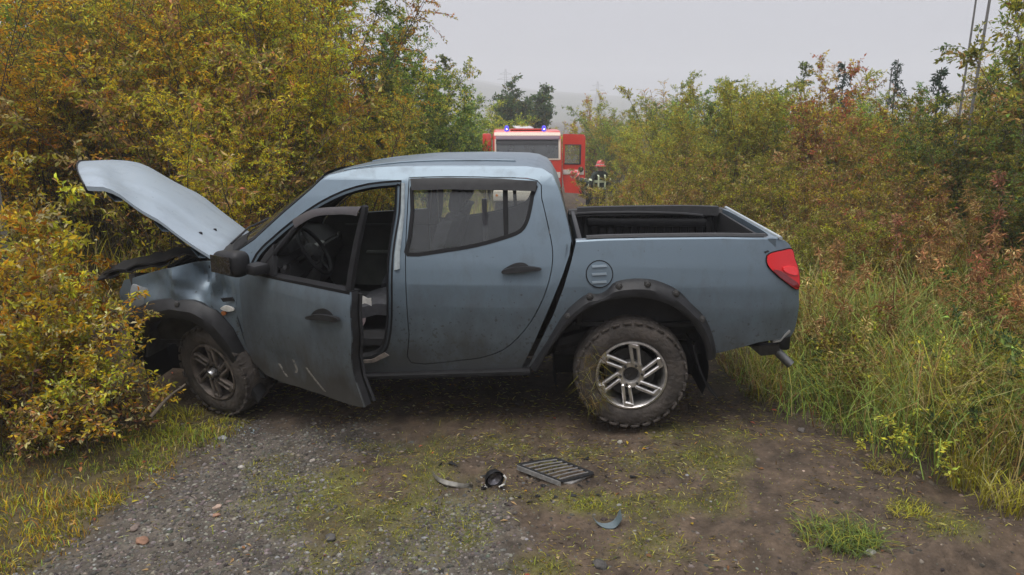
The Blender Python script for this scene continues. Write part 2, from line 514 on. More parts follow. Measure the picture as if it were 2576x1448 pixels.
def build_ground():
    def axis(parts):
        return np.unique(np.concatenate([np.arange(a, b, s) for a, b, s in parts]).round(4))
    xs = axis([(-900, -100, 80), (-100, -20, 8), (-20, -6, .6), (-6, -3.4, .1), (-3.4, 4, .032), (4, 7, .1), (7, 20, .6), (20, 100, 8), (100, 901, 80)])
    ys = axis([(-60, 0, 6), (0, 2.4, .3), (2.4, 6.2, .032), (6.2, 9, .1), (9, 36, .6), (36, 120, 6), (120, 1201, 60)])
    X, Y = np.meshgrid(xs, ys)
    Z = height(X, Y)
    nx, ny = len(xs), len(ys)
    V = np.stack([X, Y, Z], -1).reshape(-1, 3)
    i = np.arange(nx * ny).reshape(ny, nx)
    Q = np.stack([i[:-1, :-1], i[:-1, 1:], i[1:, 1:], i[1:, :-1]], -1).reshape(-1, 4)
    g, lt, rt, ms = ground_masks(X, Y)
    n1 = fbm(X * 1.3, Y * 1.3, 71)[..., None]; n2 = fbm(X * 9, Y * 9, 77)[..., None]
    C = np.array([.106, .077, .054]) * (.75 + .5 * n1) + np.array([.02, .008, 0]) * (n2 - .5)
    def over(C, m, c): return C * (1 - m[..., None]) + np.array(c) * m[..., None]
    C = over(C, g * .9, (.130, .113, .093))
    C = over(C, lt, (.105, .082, .040)); C = over(C, rt * .9, (.075, .062, .03))
    C = over(C, ms * .8, (.125, .122, .034))
    n3 = fbm(X * 26, Y * 20, 78, 2)[..., None]
    C = C * .68 * (.55 + .9 * n2) * (.6 + .8 * n3)
    me = raw_mesh("ground", V, quads=Q, mat=GROUND, smooth=True)
    ca = me.attributes.new("Col", 'FLOAT_COLOR', 'POINT')
    c4 = np.ones((nx * ny, 4), np.float32); c4[:, :3] = C.reshape(-1, 3)
    ca.data.foreach_set("color", c4.ravel())
    return tag(link("ground", me), kind="structure", label="trodden track of gravel, moss and brown mud")


build_ground()

# far hills under the fog
rng = np.random.default_rng(4)
hx = np.linspace(-900, 900, 60); hy = np.linspace(330, 1150, 28)
HX, HY = np.meshgrid(hx, hy)
prof = np.interp(HX / HY, [-.9, -.3, -.10, -.04, .0, .06, .15, .25, .6, .9], [34, 34, 31, 28, 22, 17, 13, 12, 16, 20])
up = np.clip((HY - 330) / 420, 0, 1); up = up * up * (3 - 2 * up)
HZ = -9 + (prof * HY / 760 + 6) * up + (fbm(HX / 60, HY / 60, 8) - .5) * 9 * up
i = np.arange(HX.size).reshape(HX.shape)
me = raw_mesh("hills", np.stack([HX, HY, HZ], -1).reshape(-1, 3), quads=np.stack([i[:-1, :-1], i[:-1, 1:], i[1:, 1:], i[1:, :-1]], -1).reshape(-1, 4),
              mat=pmat("heath", (.075, .08, .04), .95, noise=.6, nscale=.03), smooth=True)
tag(link("hills", me), kind="structure", label="low heath hills fading into fog")


# ------------------------------------------------------------------ vegetation builders
def unit(v):
    return v / (np.linalg.norm(v, axis=-1, keepdims=True) + 1e-9)


def tubes_arr(P, r0, r1, sides=3):
    """P (n, m, 3) polylines -> verts, quads"""
    n, m, _ = P.shape
    d = unit(np.gradient(P, axis=1))
    a = np.where(np.abs(d[..., 2:3]) < .9, np.array([0, 0, 1.0]), np.array([1.0, 0, 0]))
    x = unit(np.cross(d, a)); y = np.cross(d, x)
    t = np.linspace(0, 1, m)[None, :, None]
    r = (np.asarray(r0).reshape(-1, 1, 1) * (1 - t) + np.asarray(r1).reshape(-1, 1, 1) * t)
    ang = 2 * np.pi * np.arange(sides) / sides
    V = P[:, :, None, :] + r[..., None] * (x[:, :, None, :] * np.cos(ang)[None, None, :, None] + y[:, :, None, :] * np.sin(ang)[None, None, :, None])
    i = np.arange(n * m * sides).reshape(n, m, sides)
    k = np.roll(np.arange(sides), -1)
    Q = np.stack([i[:, :-1, :], i[:, :-1, k], i[:, 1:, k], i[:, 1:, :]], -1).reshape(-1, 4)
    return V.reshape(-1, 3), Q


def leaves_arr(rng, P, D, L, W, fine=False, flat=.8):
    n = len(P)
    nrm = rng.normal(0, 1, (n, 3)); nrm[:, 2] += flat
    s = unit(np.cross(D, nrm)); nn = np.cross(s, D)
    L = L[:, None]; W = W[:, None]
    if not fine:
        b = P; tip = P + D * L - nn * L * .12
        l = P + D * L * .48 + s * W * .5 + nn * W * .22; r = P + D * L * .48 - s * W * .5 + nn * W * .22
        V = np.stack([b, r, tip, l], 1).reshape(-1, 3)
        k = np.arange(n)[:, None] * 4
        T = np.concatenate([k + [0, 1, 2], k + [0, 2, 3]], 1).reshape(-1, 3)
        return V, T, 2
    b = P; tip = P + D * L - nn * L * .22
    l1 = P + D * L * .3 + s * W * .44 + nn * W * .2; r1 = P + D * L * .3 - s * W * .44 + nn * W * .2
    l2 = P + D * L * .68 + s * W * .38 + nn * (W * .16 - L * .07); r2 = P + D * L * .68 - s * W * .38 + nn * (W * .16 - L * .07)
    c = P + D * L * .5 - nn * L * .02
    V = np.stack([b, r1, r2, tip, l2, l1, c], 1).reshape(-1, 3)
    k = np.arange(n)[:, None] * 7
    T = np.concatenate([k + [0, 1, 6], k + [1, 2, 6], k + [2, 3, 6], k + [3, 4, 6], k + [4, 5, 6], k + [5, 0, 6]], 1).reshape(-1, 3)
    return V, T, 6


def shrub(seed, h=4.5, nst=16, ntw=30, nlf=26, leaf=.06, asp=.42, pal=(), wts=None, tilt=.32, tw=.2, droop=.25, fine=False, t0=.12, base=.25, curve=.14, bare=0.0, jit=.22, low=None, lvar=(.55, 1.02)):
    """a many-stemmed bush: returns (crown mesh, stem mesh)"""
    rng = np.random.default_rng(seed)
    pal = np.array(pal)
    az = rng.uniform(0, 2 * np.pi, nst); tl = np.minimum(np.abs(rng.normal(0, 1, nst)), 1.5) * tilt
    d0 = np.stack([np.sin(tl) * np.cos(az), np.sin(tl) * np.sin(az), np.cos(tl)], -1)
    L = h * rng.uniform(*lvar, nst)
    b0 = np.stack([np.cos(az), np.sin(az), 0 * az], -1) * (base * rng.uniform(.1, 1, nst))[:, None]
    t = np.linspace(0, 1, 8)
    bend = rng.normal(0, 1, (nst, 3)) * .12; bend[:, :2] += d0[:, :2] * curve
    S = b0[:, None] + d0[:, None] * (L[:, None] * t)[..., None] + bend[:, None] * (L[:, None] * t ** 2)[..., None]
    S[..., 2] -= (t ** 2 * .06)[None] * L[:, None]
    S += np.cumsum(rng.normal(0, .012, S.shape), 1) * h * .35 * (t[None, :, None] > 0)
    # twigs
    si = np.repeat(np.arange(nst), ntw)
    tt = t0 + (1 - t0) * rng.uniform(0, 1, len(si)) ** .62
    tt = np.where(np.tile(np.arange(ntw), nst) < 5, rng.uniform(.9, 1.0, len(tt)), tt)
    f = tt * 7; k = np.minimum(f.astype(int), 6); fr = (f - k)[:, None]
    st = S[si, k] * (1 - fr) + S[si, k + 1] * fr
    sd_ = unit(S[si, k + 1] - S[si, k])
    rd = rng.normal(0, 1, (len(si), 3)); rd = unit(rd - sd_ * (rd * sd_).sum(-1, keepdims=True) * .7)
    td = unit(sd_ * .55 + rd * .8 + np.array([0, 0, .18]))
    tlen = h * tw * rng.uniform(.45, 1.15, len(si)) * (1.2 - .65 * tt)
    s4 = np.linspace(0, 1, 4)
    T = st[:, None] + td[:, None] * (tlen[:, None] * s4)[..., None]
    T[..., 2] -= droop * tlen[:, None] * s4[None] ** 2
    T[:, 1:] += rng.normal(0, .03, T[:, 1:].shape) * tlen[:, None, None]
    V1, Q1 = tubes_arr(S, h * .0034 * rng.uniform(.7, 1.3, nst), np.full(nst, h * .0009), 5 if fine else 4)
    V2, Q2 = tubes_arr(T, np.full(len(si), h * .0011), np.full(len(si), h * .0004), 3)
    stem_me = raw_mesh("stems", np.r_[V1, V2], quads=np.r_[Q1, Q2 + len(V1)], mat=BARK, smooth=True)
    # leaves
    keep = rng.uniform(0, 1, len(si)) > bare
    tw_i = np.repeat(np.nonzero(keep)[0], nlf)
    ss = rng.uniform(.08, 1.06, len(tw_i))
    f = np.clip(ss * 3, 0, 2.999); k = f.astype(int); fr = (f - k)[:, None]
    P = T[tw_i, k] * (1 - fr) + T[tw_i, k + 1] * fr
    tdir = unit(T[tw_i, k + 1] - T[tw_i, k])
    rd = unit(rng.normal(0, 1, P.shape))
    D = unit(tdir * .55 + rd * .85 - np.array([0, 0, .18]))
    P = P + rd * (leaf * jit * rng.uniform(0, 1, len(P)))[:, None]
    Ln = leaf * rng.uniform(.55, 1.25, len(P)); W = Ln * asp * rng.uniform(.8, 1.2, len(P))
    V, Tr, per = leaves_arr(rng, P, D, Ln, W, fine)
    w = np.ones(len(pal)) / len(pal) if wts is None else np.array(wts) / np.sum(wts)
    stem_c = rng.choice(len(pal), nst, p=w)
    tw_c = np.where(rng.uniform(0, 1, len(si)) < .45, stem_c[si], rng.choice(len(pal), len(si), p=w))
    lc = np.where(rng.uniform(0, 1, len(P)) < .62, tw_c[tw_i], rng.choice(len(pal), len(P), p=w))
    if low is not None:                                             # drier, browner leaves on the lower twigs
        pal = np.r_[pal, np.array(low)]
        dry = (P[:, 2] < h * rng.uniform(.12, .62, len(si))[tw_i])
        lc = np.where(dry, len(w) + rng.integers(0, len(low), len(P)), lc)
    c = pal[lc] * rng.lognormal(0, .28, (len(P), 1)) * (1 + rng.normal(0, .07, (len(P), 3)))
    c = np.clip(c, .004, .75)
    crown_me = raw_mesh("crown", V, tris=Tr, mat=LEAF, col=np.repeat(c, per, 0))
    return crown_me, stem_me


# leaf colours (albedo)
GOLD = (.70, .42, .030); AMBR = (.64, .31, .022); ORNG = (.66, .25, .022); OLIV = (.33, .30, .040); DOLV = (.18, .175, .035)
GREEN = (.185, .265, .055); DGRN = (.095, .140, .050); LGRN = (.37, .42, .060); BRWN = (.29, .18, .060); RUST = (.46, .20, .075); STRAW = (.55, .43, .17); YELG = (.54, .47, .040); PALE = (.62, .54, .24)
DARKB = (.05, .035, .02)

PROTO = {}
def proto(key, seeds, **kw):
    PROTO[key] = [shrub(s, **kw) for s in seeds]

proto('olive', (11, 12), h=4.6, nst=22, ntw=38, nlf=36, leaf=.046, pal=(OLIV, LGRN, GOLD, BRWN, YELG, AMBR), wts=(4.2, 1.4, 2.6, 1.0, 3, 1.0), tilt=.30)
proto('gold', (21, 22), h=4.6, nst=22, ntw=38, nlf=36, leaf=.046, pal=(GOLD, AMBR, OLIV, YELG, BRWN, ORNG), wts=(4.5, 2.4, 2.0, 2.4, .7, .8), tilt=.30)
proto('orange', (31, 32), h=5.0, nst=20, ntw=44, nlf=36, leaf=.046, asp=.5, pal=(AMBR, GOLD, BRWN, OLIV, YELG), wts=(3.6, 4.2, 1.0, 1.0, .8), tilt=.2)
proto('green', (41, 42), h=5.2, nst=24, ntw=46, nlf=26, leaf=.092, pal=(GREEN, LGRN, DGRN, YELG), wts=(4, 2.4, 1.0, .8), tilt=.16, curve=.08)
proto('willow', (51, 52), h=3.8, nst=30, ntw=32, nlf=22, leaf=.08, asp=.30, pal=(LGRN, OLIV, YELG, GREEN), wts=(4.2, 2, 1.4, 1.8), tilt=.26, curve=.18, tw=.17, droop=.05)
proto('brown', (61, 62), h=1.9, nst=22, ntw=20, nlf=18, leaf=.05, asp=.36, pal=(BRWN, OLIV, DOLV, STRAW, RUST, YELG), wts=(3, 3, 2, 1.2, .6, 1), tilt=.42, tw=.22)
proto('dark', (71, 72), h=3.2, nst=22, ntw=40, nlf=30, leaf=.052, asp=.5, pal=(DGRN, DOLV, GREEN, OLIV, BRWN), wts=(2.6, 3, 2, 2.2, 1.6), tilt=.42, tw=.22)
proto('near', (81, 82), h=1.7, nst=19, ntw=22, nlf=12, leaf=.058, asp=.42, low=(BRWN, DARKB, RUST, PALE, OLIV, (.16, .08, .05)), lvar=(.4, 1.15), pal=(GOLD, AMBR, YELG, OLIV, BRWN, PALE), wts=(2.6, 1.3, 1.8, 2.2, 1.2, .9), tilt=.42, tw=.24, fine=True, base=.25)
proto('fardark', (91,), h=5.5, nst=30, ntw=60, nlf=26, leaf=.19, pal=(DGRN, DOLV), wts=(5, 1), tilt=.2, tw=.2)
proto('ruddy', (95,), h=3.5, nst=20, ntw=32, nlf=20, leaf=.08, pal=(BRWN, RUST, OLIV, YELG), wts=(3, .9, 3.4, 1.6), tilt=.3)
proto('sparse', (97,), h=4.4, nst=9, ntw=40, nlf=20, leaf=.08, pal=(GREEN, OLIV, DGRN), wts=(3, 2, 2), tilt=.07, t0=.35, tw=.13, curve=.05)

VEG_RNG = random.Random(7)
def x_at(px, y):
    """sideways place of something seen at print column px, y metres ahead"""
    return (px - CX) / F * (y * math.cos(TH) + 1.6 * math.sin(TH))


def plant(kind, px, y, h, label, group=None, cat="bush", name="shrub", variant=0, rz=None, wide=1.0):
    cm, sm = PROTO[kind][variant % len(PROTO[kind])]
    x = x_at(px, y)
    rt = empty(name, (x, y, float(height(x, y)) - .05), VEG_RNG.uniform(0, 6.28) if rz is None else rz)
    h0 = {'olive': 4.6, 'gold': 4.6, 'orange': 5.0, 'green': 5.2, 'willow': 3.8, 'brown': 1.9, 'dark': 3.2, 'near': 1.7, 'fardark': 5.5, 'ruddy': 3.5, 'sparse': 4.4}[kind]
    s = h / h0
    rt.scale = (s * wide, s * wide, s)
    tag(rt, label, cat, group)
    c = link("crown", cm, rt); st = link("stems", sm, rt)
    return rt


G_LB = "autumn bushes along the left edge of the track"
G_RB = "bushes along the right edge of the track"
FILL_L = "tall olive bush at the back of the thicket left of the track"
FILL_R = "bush at the back of the thicket right of the track"
# left thicket, nearest first
plant('near', 30, 5.0, 1.5, "waist-high golden bush at the photo's left edge, below the bonnet", G_LB, variant=0)
plant('near', 125, 4.75, 1.3, "golden bush pressed against the pickup's crushed nose", G_LB, variant=1)
plant('near', 185, 4.4, .85, "low trailing bush with pale dry leaves in front of the front wheel", G_LB, variant=0, wide=1.25)
plant('near', -60, 4.3, 1.15, "low brownish-gold bush at the photo's left edge above the grass", G_LB, variant=1)
plant('near', 228, 4.65, .98, "golden-green bush covering the corner of the buckled front wing", G_LB, variant=1)
plant('near', 120, 6.0, 1.5, "bright yellow bush just left of the raised bonnet", G_LB, variant=1)
plant('near', -40, 6.3, 1.65, "golden bush at the left edge behind the nearest golden bush", G_LB, variant=0)
plant('gold', -60, 8.6, 4.1, "tall golden bush at the photo's left edge beside the grey board", G_LB, variant=0)
plant('olive', 130, 10.2, 4.0, "tall olive bush rising left of the raised bonnet's tip", G_LB, variant=0)
plant('olive', 290, 10.4, 3.95, "olive-brown bush directly behind the raised bonnet's front edge", G_LB, variant=1)
plant('gold', 420, 10.6, 4.0, "olive and gold bush behind the middle of the raised bonnet", G_LB, variant=1)
plant('gold', 590, 8.6, 3.0, "bright orange-gold bush just above the windscreen", G_LB, variant=0)
plant('olive', 560, 9.9, 4.8, "tall yellow-green bush between bonnet and windscreen, reaching the top edge", G_LB, variant=0)
plant('brown', 650, 9.3, 3.1, "dusky brown bush with thin grey-green leaves behind the windscreen", G_LB, variant=0)
plant('brown', 470, 8.9, 2.7, "dull brown-olive bush low behind the bonnet's hinge end", G_LB, variant=1)
plant('willow', 380, 11.6, 4.3, "yellow-green willow at the top of the thicket above the bonnet", G_LB, variant=0)
plant('olive', 740, 10.2, 4.4, "dark olive bush behind the pickup's windscreen pillar", G_LB, variant=1)
plant('orange', 590, 11.8, 5.2, "large amber bush left of the tallest orange one", G_LB, variant=1)
plant('orange', 735, 11.8, 5.2, "tallest orange bush, above the front of the pickup's roof", G_LB, variant=0)
plant('orange', 735, 13.4, 4.6, "rounded orange-brown bush left of the fire engine, before green trees", G_LB, variant=1)
plant('olive', 880, 10.6, 3.3, "low dark brown-olive bush over the front of the roof", G_LB, variant=0)
plant('green', 1000, 15.5, 3.7, "yellow-green bush at the foot of the green trees, over the roof", G_LB, variant=1)
plant('green', 730, 15.0, 5.8, "tall green tree at the thicket's sky edge, cut by the top of the frame", G_LB, "tree", "tree", variant=0)
plant('green', 955, 17, 5.0, "green tree stepping down beside the tall one at the sky edge", G_LB, "tree", "tree", variant=1)
plant('sparse', 1090, 22, 5.0, "thin sparse green tree poking out above its neighbours left of the fog", G_LB, "tree", "tree")
plant('green', 1085, 20, 4.4, "bushy dark green tree under the sparse one", G_LB, "tree", "tree", variant=0)
plant('green', 1168, 30, 4.6, "green tree directly left of the fire engine's roof", G_LB, "tree", "tree", variant=1)
plant('willow', 1225, 33, 4.6, "yellow-green bush behind the fire engine's left corner", G_LB, variant=0)
for k, (px, y, h) in enumerate([(-150, 10.5, 4.6), (40, 12.0, 4.5), (220, 12.2, 4.5), (380, 13.0, 4.6), (520, 13, 5.4), (660, 14.5, 5.7), (790, 15.5, 6), (-260, 8.4, 4.3), (-480, 8.8, 4.4), (-720, 8.2, 4.2), (-620, 6.8, 3.6), (-980, 7.6, 4.2), (100, 15, 5.8), (320, 15.5, 5.9), (560, 17, 6.2)]):
    plant(('olive', 'gold', 'green')[k % 3], px, y, h, FILL_L, "olive bushes filling the back of the left thicket", variant=k)
# right side
plant('fardark', 1310, 50, 6.0, "dark grey-green tree standing alone behind the fire engine's roof", None, "tree", "tree")
plant('ruddy', 1405, 62, 3.4, "reddish far bush right of the lone dark tree", G_RB)
plant('willow', 1375, 75, 3.6, "pale far bush between the lone dark tree and the reddish bush", G_RB, variant=1)
plant('ruddy', 1480, 40, 4.4, "ruddy brown bush rising behind the fire engine's open door", G_RB)
plant('willow', 1545, 38, 4.6, "dull green bush right of the ruddy one beyond the firefighter", G_RB, variant=0)
plant('gold', 1605, 33, 4.1, "small yellow-topped tree in the gap right of the fog", G_RB, "tree", "tree", variant=0)
plant('green', 1690, 29, 4.4, "dark green tree at the left end of the right-hand thicket", G_RB, "tree", "tree", variant=0)
plant('willow', 1640, 24, 3.1, "olive bush behind the firefighter's right shoulder", G_RB, variant=1)
plant('willow', 1745, 19, 3.7, "light green willow, leftmost of the upright pair", G_RB, variant=0)
plant('sparse', 1800, 20, 3.9, "thin leafy sapling standing out above the light green willows", G_RB, "tree", "tree")
plant('willow', 1860, 17, 3.6, "light green willow, right of the upright pair", G_RB, variant=1)
plant('sparse', 1950, 18.5, 3.9, "tallest leafy sapling on the right skyline", G_RB, "tree", "tree")
plant('willow', 1965, 18, 3.6, "pale green willow under the tallest sapling", G_RB, variant=0)
plant('ruddy', 2060, 16, 3.0, "orange-tinged bush right of the pale green willow", G_RB)
plant('willow', 2160, 15.5, 2.5, "olive willow below the little spruce on the skyline", G_RB, variant=1)
plant('ruddy', 2250, 13, 2.3, "pinkish-brown bush left of the dark thicket", G_RB)
plant('dark', 2330, 10.5, 2.2, "dark green bush at the left end of the dark bank", G_RB, variant=0)
plant('dark', 2440, 9.6, 2.1, "darkest bush in the middle of the bank below the thin pole", G_RB, variant=1)
plant('olive', 2490, 11.5, 2.4, "olive bush on the bank's crest beside the thin poles", G_RB, variant=1)
plant('dark', 2510, 10.2, 2.3, "dark green bush on the crest below the thin poles", G_RB, variant=0)
plant('dark', 2690, 9.0, 4.0, "tall dark olive bush at the photo's right edge", G_RB, variant=0)
plant('dark', 2570, 7.4, 1.7, "dark green bush at the right edge above the red weeds", G_RB, variant=1)
plant('olive', 2390, 13, 2.3, "yellow-green bush rising behind the dark bank", G_RB, variant=0)
for k, (px, y, h, l) in enumerate([(1560, 17, 1.6, "low brown bush right behind the firefighter"), (1640, 14, 1.5, "low brown bush above the far rail of the cargo bed"), (1720, 16.5, 2.0, "mid-brown bush under the leftmost light green willow"),
                                  (1790, 12.5, 1.6, "low olive-brown bush above the tailgate's far corner"), (1880, 11.5, 1.7, "low brown bush above the tail of the pickup"), (1960, 12.5, 1.9, "brown bush under the pale green willow"),
                                  (2050, 10.5, 1.6, "low rust-tinted bush up the slope from the tail lamp"), (2140, 11.5, 2.0, "brown bush in front of the orange-tinged one"), (2230, 9.5, 1.6, "low olive bush left of the dark bank"),
                                  (2020, 8.4, 1.1, "small green-brown bush directly above the tail lamp"), (2160, 7.8, 1.2, "small brown bush on the grassy slope right of the tail lamp"), (2320, 7.6, 1.3, "small brown bush among the red weeds")]):
    plant('brown', px, y, h, l, "low brown bushes on the right slope", variant=k)
for k, (px, y, h) in enumerate([(1580, 50, 4.5), (1680, 42, 4.5), (1780, 27, 3.9), (1900, 25, 4.0), (2040, 23, 3.2), (2180, 21, 2.9), (2300, 18, 2.5), (2450, 16, 2.7), (2640, 13.5, 3.4), (2720, 11, 4), (2120, 30, 4.4), (1500, 70, 4)]):
    plant(('willow', 'olive', 'green')[k % 3], px, y, h, FILL_R, "bushes filling the back of the right thicket", variant=k)


for k, (x, y, h) in enumerate([(-8, -3.2, 5.4), (-5.5, -4.2, 5.6), (-3.2, -4.8, 5.4), (-1, -5.6, 5.6), (1.6, -5.4, 5.4), (4, -4.8, 5.6), (6.2, -4, 5.5), (8.4, -3, 5.4), (-2, -8, 6), (2.6, -8.5, 6)]):  # unseen bushes added to cut the level light on the pickup's side
    rt = empty("shrub", (x, y, float(height(x, y))), k * 1.1)
    tag(rt, "bush behind the camera, outside the picture", "bush", "added light-blocking bushes behind the viewpoint")
    cm, sm = PROTO[('olive', 'gold', 'green')[k % 3]][k % 2]
    link("crown", cm, rt); link("stems", sm, rt)


def spruce(px, y, h, label):
    x = x_at(px, y)
    rt = empty("spruce_tree", (x, y, float(height(x, y)) - .05), 1.0)
    tag(rt, label, "tree")
    rng = np.random.default_rng(int(px))
    nb = 70
    zz = h * (.12 + .86 * np.linspace(0, 1, nb)); az = rng.uniform(0, 6.28, nb)
    ln = (h * 1.02 - zz) * .26 + .05
    s = np.linspace(0, 1, 4)
    d = np.stack([np.cos(az), np.sin(az), 0 * az], -1)
    T = np.stack([0 * zz, 0 * zz, zz], -1)[:, None] + d[:, None] * (ln[:, None] * s)[..., None]
    T[..., 2] += ln[:, None] * (.15 * s - .4 * s ** 2)
    V1, Q1 = tubes_arr(np.stack([np.zeros(6), np.zeros(6), np.linspace(0, h, 6)], -1)[None], [h * .012], [h * .002], 6)
    V2, Q2 = tubes_arr(T, np.full(nb, .008), np.full(nb, .003), 3)
    link("trunk", raw_mesh("trunk", np.r_[V1, V2], quads=np.r_[Q1, Q2 + len(V1)], mat=BARK, smooth=True), rt)
    ti = np.repeat(np.arange(nb), 18); ss = rng.uniform(.1, 1, len(ti)); f = np.clip(ss * 3, 0, 2.99); k = f.astype(int); fr = (f - k)[:, None]
    P = T[ti, k] * (1 - fr) + T[ti, k + 1] * fr
    D = unit(d[ti] * .5 + rng.normal(0, .7, P.shape))
    V, Tr, per = leaves_arr(rng, P, D, np.full(len(P), .11), np.full(len(P), .03))
    c = np.array((.05, .08, .055)) * rng.lognormal(0, .3, (len(P), 1))
    link("crown", raw_mesh("crown", V, tris=Tr, mat=LEAF, col=np.repeat(c, per, 0)), rt)


spruce(2098, 19, 3.6, "small dark spruce alone on the right skyline")
spruce(2330, 15.5, 2.9, "young spruce between the dark bank and the thin poles")
spruce(2230, 22, 3.9, "faint small spruce between the lone one and the dark bank")


def grass_mesh(name, P, H, W, lean, C, rng, seg=2):
    """P base points, H heights, W widths, lean as a share of height, C colours"""
    n = len(P)
    az = rng.uniform(0, 6.28, n); d = np.stack([np.cos(az), np.sin(az), 0 * az], -1)
    a2 = az + 1.57 + rng.normal(0, .5, n); s = np.stack([np.cos(a2), np.sin(a2), 0 * az], -1)
    H = H[:, None]; W = W[:, None]; lean = lean[:, None]
    up_ = np.array([0, 0, 1.0])
    m1 = P + up_ * H * .45 + d * H * lean * .22
    m2 = P + up_ * H * (.80 - .1 * lean) + d * H * lean * .6
    tp = P + up_ * H * (1.0 - .35 * lean) + d * H * lean * 1.05
    V = np.stack([P - s * W * .5, P + s * W * .5, m1 - s * W * .42, m1 + s * W * .42, m2 - s * W * .26, m2 + s * W * .26, tp], 1).reshape(-1, 3)
    k = np.arange(n)[:, None] * 7
    Q = np.concatenate([k + [0, 1, 3, 2], k + [2, 3, 5, 4]], 1).reshape(-1, 4)
    T = k + [4, 5, 6]
    return raw_mesh(name, V, tris=T, quads=Q, mat=GRASS, col=np.r_[C, np.repeat(C, 2, 0)])


def scatter(n, x0, x1, y0, y1, rng, pick):
    x = rng.uniform(x0, x1, n); y = rng.uniform(y0, y1, n)
    m = pick(x, y) > rng.uniform(0, 1, n)
    x, y = x[m], y[m]
    return np.stack([x, y, height(x, y) - .004], -1)


def palette(rng, n, cols, wts, patch=None, sd_=.25):
    cols = np.array(cols); w = np.array(wts, float); w /= w.sum()
    c = cols[rng.choice(len(cols), n, p=w)]
    return np.clip(c * rng.lognormal(0, sd_, (n, 1)), .005, .6)


rng = np.random.default_rng(100)
TRK = lambda x, y: ((x > -3.3) & (x < 1.75) & (y > 4.72) & (y < 6.4))
# short turf on the left bank
P = scatter(90000, -5.2, -.8, 2.5, 7.2, rng, lambda x, y: ground_masks(x, y)[1] * np.clip((fbm(x * 3.5, y * 3.5, 61) - .33) * 5, .34, 1) * ~TRK(x, y))
pn = fbm(P[:, 0] * 1.6, P[:, 1] * 1.6, 33)
Hh = rng.uniform(.02, .062, len(P)) * (.5 + 1.2 * fbm(P[:, 0] * 2.2, P[:, 1] * 2.2, 37))
Cg = palette(rng, len(P), (GREEN, LGRN, OLIV, YELG, STRAW, BRWN), (3.4, 2.2, 3, 1.2, .6, 1.2)) * .75
br = (pn > .5)[:, None]
Cg = np.where(br & (rng.uniform(0, 1, (len(P), 1)) < .75), Cg * np.array([1.1, .74, .6]), Cg)
yl = (fbm(P[:, 0] * 2.3, P[:, 1] * 2.3, 131) > .56)[:, None]
Cg = np.where(yl, Cg * np.array([1.25, 1.3, .8]), Cg)
tag(link("turf_grass", grass_mesh("turf_grass", P, Hh, rng.uniform(.003, .007, len(P)), rng.uniform(.2, 1.1, len(P)), Cg, rng)), "green and yellowing turf on the left bank below the golden bush", "grass", kind="stuff")
# moss and sparse grass on the track
P = scatter(170000, -2.6, 3.6, 2.6, 6.2, rng, lambda x, y: ground_masks(x, y)[3] * .8)
P2 = scatter(16000, -2.4, 3.6, 2.6, 4.7, rng, lambda x, y: .35 * (fbm(x * 3, y * 3, 91) > .5))
P = np.r_[P, P2]
Hh = rng.uniform(.006, .020, len(P)) * (1 + (rng.uniform(0, 1, len(P)) > .97) * 2)
Cg = palette(rng, len(P), (LGRN, YELG, GREEN, OLIV, BRWN), (1.8, 1.8, 1.6, 3, 1.2)) * .62
tag(link("track_moss", grass_mesh("track_moss", P, Hh, rng.uniform(.003, .006, len(P)), rng.uniform(.3, 1.3, len(P)), Cg, rng)), "short moss and grass growing in patches on the track", "moss", kind="stuff")
# tall grass on the right slope
def rpick(x, y):
    g, lt, rt, ms = ground_masks(x, y)
    return rt * (.35 + .65 * (fbm(x * 1.4, y * 1.4, 55) > .4)) * ~TRK(x, y)
P = scatter(95000, 1.2, 8.5, 3.4, 11.5, rng, rpick)
inn = np.clip(((P[:, 0] - road_x(P[:, 1]) - 1.1) / 1.0), 0, 1)
pn = fbm(P[:, 0] * 1.1, P[:, 1] * 1.1, 35)
Hh = (rng.uniform(.04, .15, len(P)) + rng.uniform(.05, .80, len(P)) ** 1.3 * inn * (.25 + 1.5 * fbm(P[:, 0] * 2.6, P[:, 1] * 2.6, 36))) * (.5 + 1.0 * pn)
Cg = palette(rng, len(P), (GREEN, LGRN, OLIV, YELG, STRAW, BRWN, RUST), (3.0, 1.2, 3.0, .8, 2.2, 2.8, .8)) * .68
grn = (fbm(P[:, 0] * .9, P[:, 1] * .9, 88) > .52)[:, None]
Cg = np.where(grn & (rng.uniform(0, 1, (len(P), 1)) < .55), np.array(GREEN) * rng.lognormal(.15, .3, (len(P), 1)), Cg)
tag(link("tall_grass", grass_mesh("tall_grass", P, Hh, rng.uniform(.003, .0075, len(P)), rng.uniform(.25, 1.3, len(P)), Cg, rng)), "tall green and straw-coloured grass on the slope right of the pickup", "grass", kind="stuff")
# rough verge grass farther along both sides of the track
P = scatter(60000, -9, 12, 6.6, 34, rng, lambda x, y: np.clip((np.abs(x - road_x(y)) - 1.7) / 1.2, 0, 1) * .8)
Hh = rng.uniform(.12, .7, len(P)) * (.5 + fbm(P[:, 0], P[:, 1], 12))
Cg = palette(rng, len(P), (OLIV, STRAW, BRWN, GREEN, YELG), (3, 1.6, 2, 1.5, 1.2))
tag(link("verge_grass", grass_mesh("verge_grass", P, Hh, rng.uniform(.008, .016, len(P)), rng.uniform(.2, .8, len(P)), Cg, rng)), "rough olive-brown verge grass under the bushes beyond the pickup", "grass", kind="stuff")

